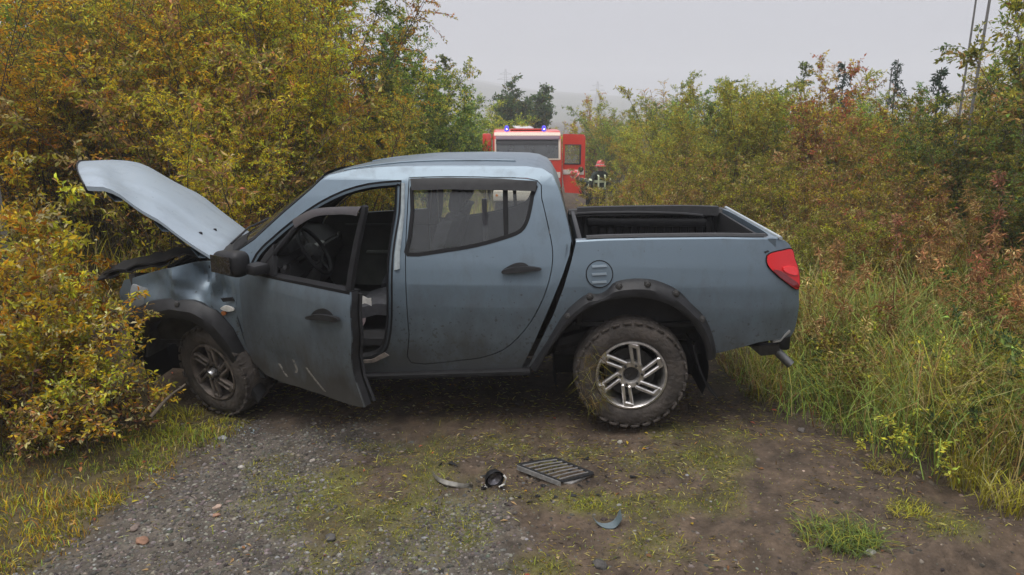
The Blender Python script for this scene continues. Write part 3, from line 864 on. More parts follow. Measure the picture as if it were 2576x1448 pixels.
# single tufts that stand out
def tuft(px, py, n, h, spread, cols, wts, label, width=.006, lean=(.3, 1.2), group=None):
    d = ray(px, py); t = -CAM_H / d[2]; p = CAMP + d * t
    x, y = p[0], p[1]
    r = np.random.default_rng(int(px + py))
    a = r.uniform(0, 6.28, n); rr = spread * np.sqrt(r.uniform(0, 1, n))
    B = np.stack([rr * np.cos(a) * 1.4, rr * np.sin(a), 0 * a - .01], -1)
    me = grass_mesh("grass_tuft", B, r.uniform(.4, 1, n) * h, r.uniform(.6, 1.3, n) * width, r.uniform(*lean, n), palette(r, n, cols, wts) * .62, r)
    o = link("grass_tuft", me, loc=(x, y, float(height(x, y))))
    tag(o, label, "grass tuft", group)
    return o


GT = "grass tufts on and beside the track"
tuft(2110, 1345, 360, .125, .15, (GREEN, DGRN, OLIV, LGRN), (4, 2, 2, 1), "thick green grass tuft standing alone in the mud at lower right", .005, (.7, 2.0), GT)
tuft(2150, 1375, 160, .12, .10, (GREEN, DGRN, LGRN), (3, 2, 1), "dark green low tuft just below the thick green one", .006, (.6, 1.6), GT)
tuft(2440, 1215, 150, .34, .09, (STRAW, YELG, OLIV), (3, 3, 1), "straw-yellow upright tuft at the mud's edge on the right", .006, (.2, .8), GT)
tuft(2545, 1290, 220, .22, .14, (YELG, OLIV, STRAW), (2, 2, 2), "yellow-green tuft at the right edge below the tall grass", .006, (.3, 1.2), GT)
tuft(2285, 1275, 130, .06, .09, (YELG, LGRN), (3, 1), "small bright yellow tuft flat on the mud", .005, (.6, 1.6), GT)
tuft(2240, 1185, 130, .08, .10, (YELG, STRAW, OLIV), (2, 1, 2), "flat olive tuft at the edge of the mud above the yellow one", .005, (.5, 1.5), GT)
tuft(430, 1050, 220, .12, .16, (YELG, OLIV, LGRN), (3, 2, 1), "yellowish tuft below the front wheel", .006, (.4, 1.4), GT)
tuft(560, 1070, 160, .07, .12, (YELG, LGRN, OLIV), (3, 2, 1), "short golden tuft under the open front door's hinge", .005, (.4, 1.4), GT)
tuft(1480, 1270, 110, .05, .06, (LGRN, YELG), (2, 2), "tiny bright green tuft above the curved blue-grey shard", .004, (.4, 1.3), GT)
tuft(200, 1010, 260, .20, .2, (GREEN, OLIV, LGRN), (3, 2, 2), "green tuft under the trailing bush on the left", .006, (.4, 1.3), GT)
tuft(2480, 1040, 260, .55, .2, (GREEN, LGRN), (3, 2), "lush green clump of tall grass at right", .009, (.3, 1.0), GT)
tuft(2330, 760, 160, .55, .25, (GREEN, LGRN, DGRN), (3, 1, 1), "green clump below the red weeds", .010, (.2, .8), GT)

# leafy weeds and red willowherb on the right slope
HERB = [shrub(s, h=1.25, nst=3, ntw=30, nlf=6, leaf=.06, asp=.2, pal=p, wts=(3, 2, 1.5), tilt=.12, tw=.08, base=.07, t0=.4, droop=.4) for s, p in ((211, ((.36, .18, .08), (.45, .23, .11), BRWN)), (212, ((.42, .24, .13), (.34, .17, .08), STRAW)))]


def copy_plant(pr, x, y, s, name, label, cat, group, rz):
    rt = empty(name, (x, y, float(height(x, y)) - .01), rz)
    rt.scale = (s, s, s)
    tag(rt, label, cat, group)
    link("leaves", pr[0], rt); link("stems", pr[1], rt)
    return rt


for k, (px, y, s, l) in enumerate([(2370, 8.0, 1.0, "tall red willowherb spike before the dark bank"), (2420, 7.2, .85, "red willowherb left of the brightest one"), (2535, 6.6, 1.15, "brightest red willowherb at the photo's right edge"),
                                  (2300, 8.8, .9, "thin red willowherb below the pinkish bush"), (2480, 6.0, .8, "short red willowherb in the grass below the brightest one"), (2090, 8.6, .8, "faded red willowherb above the tail lamp"),
                                  (2010, 9.6, .75, "rusty willowherb just above the tailgate"), (2210, 8.0, .75, "pale rusty willowherb mid-slope"), (2340, 6.6, .8, "rusty willowherb leaning over the tall grass"), (2590, 7.6, 1.1, "red willowherb under the edge bush at right"),
                                  (2460, 7.8, 1.15, "tall orange-brown willowherb between the dark bank and the brightest spike"), (2510, 7.0, 1.0, "orange-brown willowherb just left of the brightest spike"), (2560, 5.9, .85, "short rusty willowherb at the right edge above the green clump"), (2270, 7.4, .8, "rusty willowherb left of the lush green clump"), (2130, 7.2, .8, "pale brown willowherb level with the tail lamp")]):
    copy_plant(HERB[k % 2], x_at(px, y), y, s, "willowherb", l, "weed", "red willowherbs on the right slope", k * 1.3)
# knee-high mixed herbs that cover the right slope and dot the left turf: too many to count, one mass
def herb_mass(name, pts, sizes, rng, label, k0=0):
    kinds = [((GREEN, LGRN, DGRN), .030), ((OLIV, BRWN, GREEN), .026), ((BRWN, RUST, STRAW), .024), ((YELG, OLIV, LGRN), .028), ((DGRN, GREEN, OLIV), .034), ((BRWN, OLIV, DOLV), .028)]
    Vs, Ts, Cs, nv = [], [], [], 0
    protos = []
    for q, (pal, lf) in enumerate(kinds):
        cm, sm = shrub(300 + q + k0, h=.5, nst=9, ntw=9, nlf=7, leaf=lf, asp=.42, pal=pal, tilt=.5, tw=.26, base=.08, t0=.08)
        n = len(cm.vertices); v = np.empty(n * 3, np.float32); cm.vertices.foreach_get("co", v)
        t = np.empty(len(cm.polygons) * 3, np.int32); cm.loops.foreach_get("vertex_index", t)
        c = np.empty(len(cm.polygons) * 4, np.float32); cm.attributes["Col"].data.foreach_get("color", c)
        protos.append((v.reshape(-1, 3), t.reshape(-1, 3), c.reshape(-1, 4)[:, :3]))
        bpy.data.meshes.remove(cm); bpy.data.meshes.remove(sm)
    for (x, y), s in zip(pts, sizes):
        q = int(np.clip(fbm(np.array([x * .8]), np.array([y * .8]), 66)[0] * 9 - 1.5 + rng.normal(0, 1.1), 0, 5))
        v, t, c = protos[q]
        a = rng.uniform(0, 6.28); ca, sa = math.cos(a), math.sin(a)
        w = v * s * np.array([1.1, 1.1, rng.uniform(.7, 1.25)])
        w = np.stack([w[:, 0] * ca - w[:, 1] * sa + x, w[:, 0] * sa + w[:, 1] * ca + y, w[:, 2] + float(height(x, y)) - .02], -1)
        Vs.append(w); Ts.append(t + nv); Cs.append(c * rng.uniform(.5, .95)); nv += len(w)
    me = raw_mesh(name, np.concatenate(Vs), tris=np.concatenate(Ts), mat=GRASS, col=np.concatenate(Cs))
    tag(link(name, me), label, "undergrowth", kind="stuff")


rg_ = np.random.default_rng(12)
def stalk_mass(name, pts, sizes, rng, label):
    protos = []
    for q, pal in enumerate(((( .42, .21, .09), BRWN, STRAW), ((.36, .19, .09), RUST, STRAW), (STRAW, BRWN, OLIV))):
        cm, sm = shrub(340 + q, h=1.2, nst=3, ntw=24, nlf=6, leaf=.05, asp=.2, pal=pal, tilt=.2, tw=.07, base=.10, t0=.35, droop=.5)
        vv, tt, cc, n0 = [], [], [], 0
        for m_ in (cm, sm):
            v = np.empty(len(m_.vertices) * 3, np.float32); m_.vertices.foreach_get("co", v); v = v.reshape(-1, 3)
            m_.calc_loop_triangles(); t = np.empty(len(m_.loop_triangles) * 3, np.int32); m_.loop_triangles.foreach_get("vertices", t); t = t.reshape(-1, 3)
            if m_ is cm:
                c = np.empty(len(m_.polygons) * 4, np.float32); m_.attributes["Col"].data.foreach_get("color", c); c = c.reshape(-1, 4)[:, :3]
            else: c = np.tile(np.array((.22, .12, .06), np.float32), (len(t), 1))
            vv.append(v); tt.append(t + n0); cc.append(c); n0 += len(v)
            bpy.data.meshes.remove(m_)
        protos.append((np.concatenate(vv), np.concatenate(tt), np.concatenate(cc)))
    Vs, Ts, Cs, nv = [], [], [], 0
    for (x, y), s in zip(pts, sizes):
        v, t, c = protos[rng.choice(3, p=(.4, .3, .3))]
        a = rng.uniform(0, 6.28); ca, sa = math.cos(a), math.sin(a)
        w = v * s; lx, ly = rng.normal(0, .12, 2)
        w = np.stack([w[:, 0] * ca - w[:, 1] * sa + x + lx * w[:, 2], w[:, 0] * sa + w[:, 1] * ca + y + ly * w[:, 2], w[:, 2] + float(height(x, y)) - .02], -1)
        Vs.append(w); Ts.append(t + nv); Cs.append(c * rng.uniform(.6, 1.1)); nv += len(w)
    tag(link(name, raw_mesh(name, np.concatenate(Vs), tris=np.concatenate(Ts), mat=GRASS, col=np.concatenate(Cs))), label, "weeds", kind="stuff")


sp_ = []
while len(sp_) < 85:
    py_, px_ = rg_.uniform(5.2, 9.2), rg_.uniform(2030, 2680) + 0
    if rg_.uniform() < .35 + .65 * (px_ - 2030) / 650: sp_.append((x_at(px_, py_), py_))
stalk_mass("dry_stalks", sp_, rg_.uniform(.45, .95, 85), rg_, "dry rusty and straw-coloured weed stalks crowding the slope at the right")
xs_ = rg_.uniform(1.7, 7.5, 2600); ys_ = rg_.uniform(3.6, 10.5, 2600)
rt_ = ground_masks(xs_, ys_)[2]
ok_ = (rt_ > .5 + rg_.uniform(-.25, .2, 2600)) & ~((xs_ < 2.15) & (ys_ > 4.3) & (ys_ < 7.0)) & (xs_ / ys_ < .78)
pts_ = np.stack([xs_, ys_], -1)[ok_][:230]
in_ = np.clip((pts_[:, 0] - road_x(pts_[:, 1]) - 1.3) / .8, .15, 1)
herb_mass("undergrowth", pts_, rg_.uniform(.5, 1.25, len(pts_)) * (.35 + .75 * in_), rg_, "mixed brown and green herbs covering the slope right of the pickup")
xs_ = rg_.uniform(-4.2, -1.2, 500); ys_ = rg_.uniform(3.0, 4.8, 500)
pts_ = np.stack([xs_, ys_], -1)[ground_masks(xs_, ys_)[1] > .8][:70]
herb_mass("turf_weeds", pts_, rg_.uniform(.10, .26, len(pts_)), rg_, "tiny leafy weeds in the turf on the left bank", 10)
# dead branches poking out of the trailing bush by the front wheel
for k, (a, b, r_, l) in enumerate([((380, 1050), (470, 960), .012, "bare grey branch leaning against the front wheel"), ((10, 1060), (110, 985), .008, "thin dark twig lying over the turf at the left edge"), ((90, 1075), (260, 960), .007, "long thin twig under the trailing bush")]):
    bm = bmesh.new()
    q = []
    for (px, py), yy in ((a, 4.3), (b, 4.45)):
        d = ray(px, py); t = yy / d[1]; q.append(CAMP + d * t)
    q0, q1 = Vector(q[0]), Vector(q[1])
    pts = [q0.lerp(q1, t) + Vector((0, .02 * math.sin(t * 5), .015 * math.sin(t * 4 + k))) for t in np.linspace(0, 1, 6)]
    tube(bm, pts, r_, 6, taper=.5)
    tag(finish("branch", bm, BARK), l, "branch")

# ------------------------------------------------------------------ gravel, stones, fallen leaves
def rocks_mesh(name, P, S, C, rng):
    t = (1 + 5 ** .5) / 2
    base = np.array([(0, 0, 1), (.9, 0, .35), (.28, .86, .35), (-.73, .53, .35), (-.73, -.53, .35), (.28, -.86, .35), (.6, .5, -.5), (-.6, .6, -.5), (-.5, -.6, -.5), (.6, -.55, -.5)], float)
    tri = np.array([(0, 1, 2), (0, 2, 3), (0, 3, 4), (0, 4, 5), (0, 5, 1), (1, 6, 2), (2, 6, 7), (2, 7, 3), (3, 7, 8), (3, 8, 4), (4, 8, 5), (5, 8, 9), (5, 9, 1), (1, 9, 6)])
    n = len(P)
    az = rng.uniform(0, 6.28, n); c, s = np.cos(az), np.sin(az)
    B = base[None] * (1 + rng.normal(0, .16, (n, 10, 3)))
    sc = S[:, None, None] * np.stack([rng.uniform(.7, 1.3, n), rng.uniform(.6, 1.1, n), rng.uniform(.35, .75, n)], -1)[:, None]
    B = B * sc
    X = B[..., 0] * c[:, None] - B[..., 1] * s[:, None]; Y = B[..., 0] * s[:, None] + B[..., 1] * c[:, None]
    V = np.stack([X, Y, B[..., 2]], -1) + P[:, None]
    T = (np.arange(n)[:, None, None] * 10 + tri[None]).reshape(-1, 3)
    return raw_mesh(name, V.reshape(-1, 3), tris=T, mat=STONE, col=np.repeat(C, len(tri), 0))


rng = np.random.default_rng(55)
P = scatter(64000, -2.9, 1.2, 2.6, 5.2, rng, lambda x, y: np.clip(ground_masks(x, y)[0] * .9 + .03, 0, 1))
Sz = rng.lognormal(-4.85, .42, len(P)); Sz = np.clip(Sz, .003, .019)
gc = np.array((.092, .082, .070)) * rng.lognormal(0, .5, (len(P), 1)) * (1 + rng.normal(0, .06, (len(P), 3)))
tag(link("gravel", rocks_mesh("gravel", P + np.array([0, 0, .002]), Sz, np.clip(gc, .015, .23), rng)), "grey gravel chips on the left half of the track", "gravel", kind="stuff")
P = scatter(48000, -2.0, 4.2, 2.6, 6.4, rng, lambda x, y: np.clip(.75 - ground_masks(x, y)[0] - ground_masks(x, y)[1], 0, 1) * .8 * ~TRK(x, y))
Sz = np.clip(rng.lognormal(-5.0, .45, len(P)), .003, .022)
gc = np.array((.078, .062, .047)) * rng.lognormal(0, .5, (len(P), 1)) * (1 + rng.normal(0, .06, (len(P), 3)))
tag(link("clods", rocks_mesh("clods", P, Sz, np.clip(gc, .02, .45), rng)), "brown clods and small stones in the mud on the right", "rubble", kind="stuff")
P = scatter(26000, -2.4, 4.4, 2.6, 6.4, rng, lambda x, y: np.clip(.8 - ground_masks(x, y)[0] * .7, 0, 1) * (fbm(x * 2.5, y * 2.5, 123) > .42))
D = unit(rng.normal(0, 1, P.shape) * np.array([1, .7, .12]))
V, Tr, per = leaves_arr(rng, P + np.array([0, 0, .008]), D, rng.uniform(.015, .06, len(P)), rng.uniform(.002, .005, len(P)), False, 3.0)
c = palette(rng, len(P), (BRWN, STRAW, OLIV, (.05, .035, .025)), (3, 2, 1.6, 2.2))
tag(link("plant_litter", raw_mesh("plant_litter", V, tris=Tr, mat=LEAF, col=np.repeat(c, per, 0))), "trampled straw and dead stems pressed into the mud", "litter", kind="stuff")
P = scatter(2600, -4.6, 5, 2.6, 6.6, rng, lambda x, y: .12 + .5 * ground_masks(x, y)[1] + .3 * ground_masks(x, y)[2])
D = unit(rng.normal(0, 1, P.shape) * np.array([1, 1, .25]))
V, Tr, per = leaves_arr(rng, P + np.array([0, 0, .012]), D, rng.uniform(.02, .05, len(P)), rng.uniform(.010, .02, len(P)), False, 3.0)
c = palette(rng, len(P), (GOLD, BRWN, STRAW, RUST, YELG, PALE), (1, 3, 2, 1.4, 1.2, 1))
tag(link("fallen_leaves", raw_mesh("fallen_leaves", V, tris=Tr, mat=LEAF, col=np.repeat(c, per, 0))), "fallen yellow and brown leaves scattered over track and turf", "leaves", kind="stuff")


def stone(px, py, s, col, label):
    d = ray(px, py); t = -CAM_H / d[2]; p = CAMP + d * t
    bm = bmesh.new()
    bmesh.ops.create_icosphere(bm, subdivisions=3, radius=1)
    r = random.Random(int(px)); o = Vector((r.uniform(0, 9), r.uniform(0, 9), r.uniform(0, 9)))
    from mathutils import noise as mn
    for v in bm.verts:
        k = 1 + .35 * mn.noise(v.co * 1.3 + o) + .12 * mn.noise(v.co * 4 + o)
        v.co = Vector((v.co.x * 1.25, v.co.y * .95, v.co.z * .62)) * k * s
    m = pmat("stone_%d" % px, col, .85, noise=.35, nscale=40, bump=.4, bscale=120)
    ob = finish("stone", bm, m, loc=(p[0], p[1], float(height(p[0], p[1])) + s * .28), rot=(0, 0, r.uniform(0, 6)), angle=60)
    tag(ob, label, "stone", "larger stones lying on the track")


stone(356, 1362, .028, (.22, .12, .075), "brown fist-sized stone at the gravel's left edge")
stone(548, 1283, .020, (.36, .26, .2), "pale pinkish stone on the gravel below the front wheel")
stone(545, 1302, .016, (.30, .17, .11), "small reddish stone just below the pale pinkish one")
stone(340, 1330, .022, (.16, .12, .1), "dull brown stone next to the fist-sized one")
stone(832, 1359, .026, (.07, .065, .06), "dark flat stone between gravel and moss")
stone(720, 1454, .030, (.08, .075, .07), "dark flat stone at the bottom of the gravel")
stone(608, 1180, .017, (.4, .37, .33), "white stone in the gravel under the open door")
stone(786, 1160, .016, (.33, .29, .25), "pale stone on dark soil below the open front door")
stone(560, 1110, .024, (.2, .2, .2), "grey stone at the end of the turf below the front wheel")
stone(1508, 1423, .030, (.06, .055, .05), "dark clod-like stone in the mud right of centre")
stone(2015, 1082, .024, (.10, .085, .075), "brown stone behind the rear wheel's tracks")
stone(1560, 1100, .018, (.34, .32, .27), "pale stone in front of the rear tyre")
stone(2190, 1390, .022, (.2, .19, .17), "grey stone below the thick green tuft")
# ------------------------------------------------------------------ the pickup
PSI = R(2.5)
_d = ray(1590, 1085)
TO = CAMP + _d * (CAM_H / -_d[2])                     # ground under the near rear wheel
AU = np.array([math.cos(PSI), -math.sin(PSI), 0]); AW = np.array([math.sin(PSI), math.cos(PSI), 0])
TW = 1.74                                             # body width
pickup = tag(empty("pickup_truck", tuple(TO), -PSI), "blue-grey double-cab pickup with raised bonnet, open front door and crushed nose across the track", "pickup truck")

INZ = [.25, .38, .6, .85, 1.0, 1.12, 1.25, 1.4, 1.55, 1.66, 1.74, 1.80]
INW = [.075, .05, .018, 0.0, .008, .035, .075, .125, .18, .23, .29, .36]
U_TAIL, U_NOSE = 1.02, -3.55


def inset(u, z):
    w = float(np.interp(z, INZ, INW))
    if z < 1.4:
        e = max(0, (u - (U_TAIL - .34)) / .34); w += .10 * min(e, 1.15) ** 2
        if u > -.42: w = w * .9
    e = max(0, (-2.75 - u) / .8); w += .20 * min(e, 1.1) ** 1.6
    return w


def tr(px, py, w=None, off=0.0):
    """print point -> (u, z) on the pickup's near side (or on the upright plane w)"""
    d = ray(px, py)
    ww = inset(0, 1.0) + off if w is None else w
    for k in range(5 if w is None else 1):
        t = (ww + (TO - CAMP) @ AW) / (d @ AW)
        p = CAMP + d * t - TO
        u, z = p @ AU, p[2]
        if w is None: ww = inset(u, z) + off
    return (float(u), float(z))


def trs(pts, w=None, off=0.0):
    return [tr(x, y, w, off) for x, y in pts]


def dent(u, z):
    """the buckled front wing and a couple of door dents"""
    k = 0
    cu, cz = tr(500, 705)
    k += .115 * math.exp(-(((u - cu) / .09) ** 2 + ((z - cz) / .13) ** 2))
    k += .05 * math.exp(-(((u - cu - .16) / .05) ** 2 + ((z - cz + .08) / .10) ** 2))
    k += .06 * math.exp(-(((u - cu + .34) / .09) ** 2 + ((z - cz + .05) / .12) ** 2))
    k -= .07 * math.exp(-(((u - cu + .17) / .055) ** 2 + ((z - cz - .02) / .14) ** 2))
    k -= .04 * math.exp(-(((u - cu - .09) / .045) ** 2 + ((z - cz + .03) / .12) ** 2))
    win = math.exp(-(((u - cu) / .26) ** 2 + ((z - cz) / .17) ** 2))
    for q, (a_, b_, c_) in enumerate(((.80, .60, .0), (.95, -.30, .10), (.55, .83, -.12))):      # sharp folds running down the wing
        k += (.030 if q != 1 else -.026) * max(0, 1 - abs((u - cu) * a_ + (z - cz) * b_ - c_) / .045) * win
    k += .006 * math.exp(-(((u + 1.35) / .14) ** 2 + ((z - .85) / .10) ** 2))
    return k


def side_panel(name, outline, mat, parent, holes=(), off=0.0, thick=.022, step=.075, far=False, fn=None, angle=38, label=None, loc=None, rot=None):
    fn = fn or (lambda u, z: inset(u, z) + dent(u, z))
    polys = [[Vector((u, 0, z)) for u, z in outline]] + [[Vector((u, 0, z)) for u, z in h] for h in holes]
    tris = tessellate_polygon(polys)
    flat = [v for p in polys for v in p]
    bm = bmesh.new()
    vs = [bm.verts.new(v) for v in flat]
    for t in tris:
        try: bm.faces.new([vs[i] for i in t])
        except ValueError: pass
    us = [p[0] for p in outline]; zs = [p[1] for p in outline]
    for a in np.arange(min(zs) + step * .5, max(zs), step):
        bmesh.ops.bisect_plane(bm, geom=bm.verts[:] + bm.edges[:] + bm.faces[:], plane_co=(0, 0, a), plane_no=(0, 0, 1), dist=1e-5)
    for a in np.arange(min(us) + step * .5, max(us), step):
        bmesh.ops.bisect_plane(bm, geom=bm.verts[:] + bm.edges[:] + bm.faces[:], plane_co=(a, 0, 0), plane_no=(1, 0, 0), dist=1e-5)
    for v in bm.verts: v.co.y = fn(v.co.x, v.co.z) + off
    if thick: thicken(bm, (0, thick, 0))
    if far:
        for v in bm.verts: v.co.y = TW - v.co.y
    bmesh.ops.recalc_face_normals(bm, faces=bm.faces[:])
    # make sure the outer skin faces outwards
    s = sum(f.normal.y * f.calc_area() for f in bm.faces if abs(f.normal.y) > .5 and (f.calc_center_median().y < TW / 2) != far) if False else 0
    o = finish(name, bm, mat, parent, loc, rot, angle)
    if label: o["label"] = label
    return o


def strip(name, A, B, mat, parent, wa=0.0, wb=0.0, mid=None, n=40, thick=.02, far=False, fn=None):
    """band between two side curves A and B (lists of (u, z)), lifted by wa..wb off the skin"""
    fn = fn or inset
    A = resample(A, n); B = resample(B, n)
    rows = []
    ks = [0, .2, .5, .8, 1] if mid is not None else [0, .5, 1]
    for k in ks:
        row = []
        for a, b in zip(A, B):
            u = a[0] * (1 - k) + b[0] * k; z = a[1] * (1 - k) + b[1] * k
            w = wa * (1 - k) + wb * k + (mid or 0) * math.sin(math.pi * k)
            y = fn(u, z) + w
            row.append((u, TW - y if far else y, z))
        rows.append(row)
    bm = bmesh.new(); loft(bm, rows)
    if thick: thicken(bm, (0, -thick if far else thick, 0))
    return finish(name, bm, mat, parent)


# ---- outlines read off the near side
ROOF_EDGE = [(808, 453), (828, 441), (885, 428), (952, 421), (1023, 418), (1100, 417), (1227, 417), (1328, 419), (1366, 425), (1390, 441), (1405, 474), (1417, 515), (1429, 566), (1437, 606)]
ROOF_CROWN = [(812, 447), (838, 432), (885, 417), (952, 403.5), (1023, 391), (1100, 384), (1227, 382), (1328, 384), (1361, 389), (1381, 400), (1401, 434), (1414, 475), (1426, 528), (1440, 604)]
BODY = [(575, 650), (611, 624), (639, 605), (713, 537), (754, 502), (784, 476)] + ROOF_EDGE + [(1432, 642), (1416, 690), (1394, 745), (1368, 806), (1340, 870), (1318, 914), (1312, 926), (1100, 932), (890, 940), (705, 950), (660, 930), (620, 860), (592, 780), (572, 700)]
FRONT_OPEN = [(632, 660), (655, 624), (680, 601), (713, 572), (754, 541), (803, 508), (865, 478), (927, 461), (990, 454.5), (1008, 454), (1010, 462), (1007, 535), (999, 583), (991, 640), (988, 700), (988, 797), (982, 855), (970, 887), (940, 905), (890, 910), (760, 915), (690, 880), (640, 800), (625, 720)]
REAR_DOOR = [(1028, 454), (1030, 447), (1040, 446), (1128, 444), (1250, 446), (1352, 454), (1364, 500), (1378, 560), (1390, 620), (1391, 660), (1383, 705), (1366, 755), (1338, 808), (1303, 852), (1265, 882), (1220, 899), (1160, 908), (1034, 914), (1028, 845), (1021, 750), (1019, 650), (1021, 583)]
REAR_WIN = [(1040, 456), (1128, 453), (1250, 455), (1345, 461), (1342, 495), (1337, 524), (1329, 556), (1311, 584), (1268, 602), (1198, 621), (1128, 633), (1025, 644), (1027, 600), (1034, 530)]

# cab shell: near and far sides
rdo = trs(cr(REAR_DOOR, 3, True)); rwo = trs(cr(REAR_WIN, 3, True)); fop = trs(cr(FRONT_OPEN, 2, True)); body_o = trs(BODY)
for far in (False, True):
    o = side_panel("cab_side", body_o, PAINT, pickup, holes=[fop, rdo], thick=.045, far=far)
    side_panel("pillar_trim", body_o, TRIM, pickup, holes=[shrink(fop, -.004), shrink(rdo, -.004)], off=.05, thick=.012, far=far, step=.15)
    dr = side_panel("rear_door", shrink(rdo, .006), PAINT, pickup, holes=[rwo], thick=.03, far=far)
    side_panel("window_seal", shrink(rwo, -.004), RUBBER_SEAL, dr, holes=[shrink(rwo, .020)], off=-.002, thick=.018, far=far, fn=inset)
    side_panel("window_glass", shrink(rwo, .010), GLASS, dr, off=.010, thick=0, far=far, fn=inset)
    bar = trs([(1264, 458), (1277, 458), (1279, 602), (1268, 604)])
    side_panel("window_bar", bar, RUBBER_SEAL, dr, off=.003, thick=.014, far=far, fn=inset)
    vis = trs([(1033, 449), (1128, 446.5), (1250, 448.5), (1352, 456), (1347, 481), (1250, 478), (1128, 476), (1037, 478)])
    side_panel("rain_visor", vis, PLASTIC, dr, off=-.026, thick=.010, far=far, fn=inset)
    # handle: recessed cup and bar
    hc = trs(cr([(1264, 683), (1276, 672), (1298, 662), (1318, 662), (1330, 670), (1326, 682), (1300, 686)], 3, True))
    side_panel("door_card", shrink(rdo, .012), TRIM, dr, holes=[shrink(rwo, .01)], off=.035, thick=.02, far=far, step=.15)
    hd = side_panel("door_handle", hc, PLASTIC, dr, off=-.004, thick=.01, far=far, fn=inset)
    hb = trs(cr([(1264, 679), (1290, 671), (1335, 669), (1360, 673), (1358, 679), (1330, 681), (1290, 686), (1266, 687)], 3, True))
    side_panel("handle_bar", hb, PLASTIC, hd, off=-.038, thick=.022, far=far, fn=inset)
# the near front door opening: rubber, pale pillar strip, door shut face
def ring(a, b, name, mat, wa, wb, th=.012):
    A = fop if a == 0 else shrink(fop, a); Bq = shrink(fop, b)
    return strip(name, A + [A[0]], Bq + [Bq[0]], mat, pickup, wa, wb, thick=th, n=130)
ring(0, .014, "outer_door_seal", RUBBER_SEAL, -.002, .004)
ring(.014, .030, "door_flange", PAINT, .004, .010)
ring(.030, .048, "inner_door_seal", RUBBER_SEAL, -.004, .03)
pil = strip("pillar_strip", trs([(1010, 460), (1009, 535), (1001, 583), (993, 640), (992, 680)]), trs([(1019, 462), (1018, 535), (1013, 583), (1006, 640), (1006, 676)]), pmat("pillar_paint", (.30, .34, .35), .35, noise=.2), pickup, -.005, -.005, mid=-.012, n=20, thick=.01)
scr = strip("sill_plate", trs([(888, 907), (938, 903), (968, 886)]), trs([(888, 914), (942, 911), (980, 893)]), pmat("scuffed_sill", (.20, .17, .15), .5, noise=.4, nscale=30), pickup, -.016, -.016, n=12, thick=.008)
# far front door (shut) with its window
FW = [(662, 624), (690, 600), (720, 574), (760, 544), (808, 513), (868, 484), (928, 468), (999, 461), (997, 535), (990, 583), (987, 603), (850, 611)]
fw = trs(FW)
fd = side_panel("front_door", shrink(fop, .006), PAINT, pickup, holes=[fw], thick=.03, far=True)
side_panel("window_glass", shrink(fw, -.01), GLASS, fd, off=.012, thick=0, far=True, fn=inset)
DCARD = pmat("door_card_grey", (.075, .078, .072), .75, noise=.2, nscale=6)
side_panel("door_card", shrink(fop, .012), DCARD, fd, holes=[fw], off=.04, thick=.025, far=True, step=.12)
bm = bmesh.new()
for (uu, zz, su, sz, th) in ((-1.85, .90, .6, .04, .05), (-1.85, 1.145, .95, .018, .03)):
    box(bm, (uu, TW - .12, zz), (su, th, sz), bevel=.015)
finish("arm_rest", bm, DCARD, fd)

# roof and back wall: loft from near edge over the crown to the far edge
NE = [trs([p])[0] for p in ROOF_EDGE]
NC = [tr(x, y, TW / 2) for x, y in ROOF_CROWN]
NE = resample([(u, z, inset(u, z)) for u, z in NE], 34); NCr = resample(NC, 34)
rows = []
for (ue, ze, we), (uc, zc) in zip(NE, NCr):
    row = []
    for k in np.linspace(-1, 1, 25):
        a = abs(k); s = 1 - (1 - (1 - a ** 2.4)) if False else (1 - a ** 2.0)
        y = TW / 2 + k * (TW / 2 - we - .012)
        row.append((ue + (uc - ue) * s, y, ze - .004 + (zc - ze) * s))
    rows.append(row)
bm = bmesh.new(); loft(bm, rows[:24]); thicken(bm, (0, 0, -.025))
roof = finish("roof", bm, PAINT, pickup, angle=50)
bm = bmesh.new()
tube(bm, [(rows[k][3][0], rows[k][3][1], rows[k][3][2] + .004) for k in range(3, 22)], .006, 6)
finish("roof_moulding", bm, PAINT, roof)
bm = bmesh.new()
tube(bm, [(rows[k][21][0], rows[k][21][1], rows[k][21][2] + .004) for k in range(3, 22)], .006, 6)
finish("roof_moulding", bm, PAINT, roof)
# back wall with a window opening
bw = rows[23:]
bm = bmesh.new()
for a, b in zip(bw, bw[1:]):
    for i in range(24):
        inside = 4 <= i <= 19 and .0 < 1
        zc = (a[i][2] + b[i][2]) / 2
        if inside and 1.30 < zc < 1.60: continue
        bm.faces.new([bm.verts.new(p) for p in (a[i], a[i + 1], b[i + 1], b[i])])
bmesh.ops.remove_doubles(bm, verts=bm.verts[:], dist=1e-5)
back = finish("back_wall", bm, PAINT, pickup, angle=50)
bm = bmesh.new()
gl = [[(p[0] - .008, p[1], p[2]) for p in row[3:22]] for row in bw if 1.22 < row[12][2] < 1.68]
loft(bm, gl)
finish("rear_window", bm, GLASS, back)
uB = tr(1437, 606)[0]
bm = bmesh.new()
box(bm, (uB - .07, TW / 2, .92), (.03, TW - .30, .70))
finish("back_panel", bm, DARK_METAL, pickup)

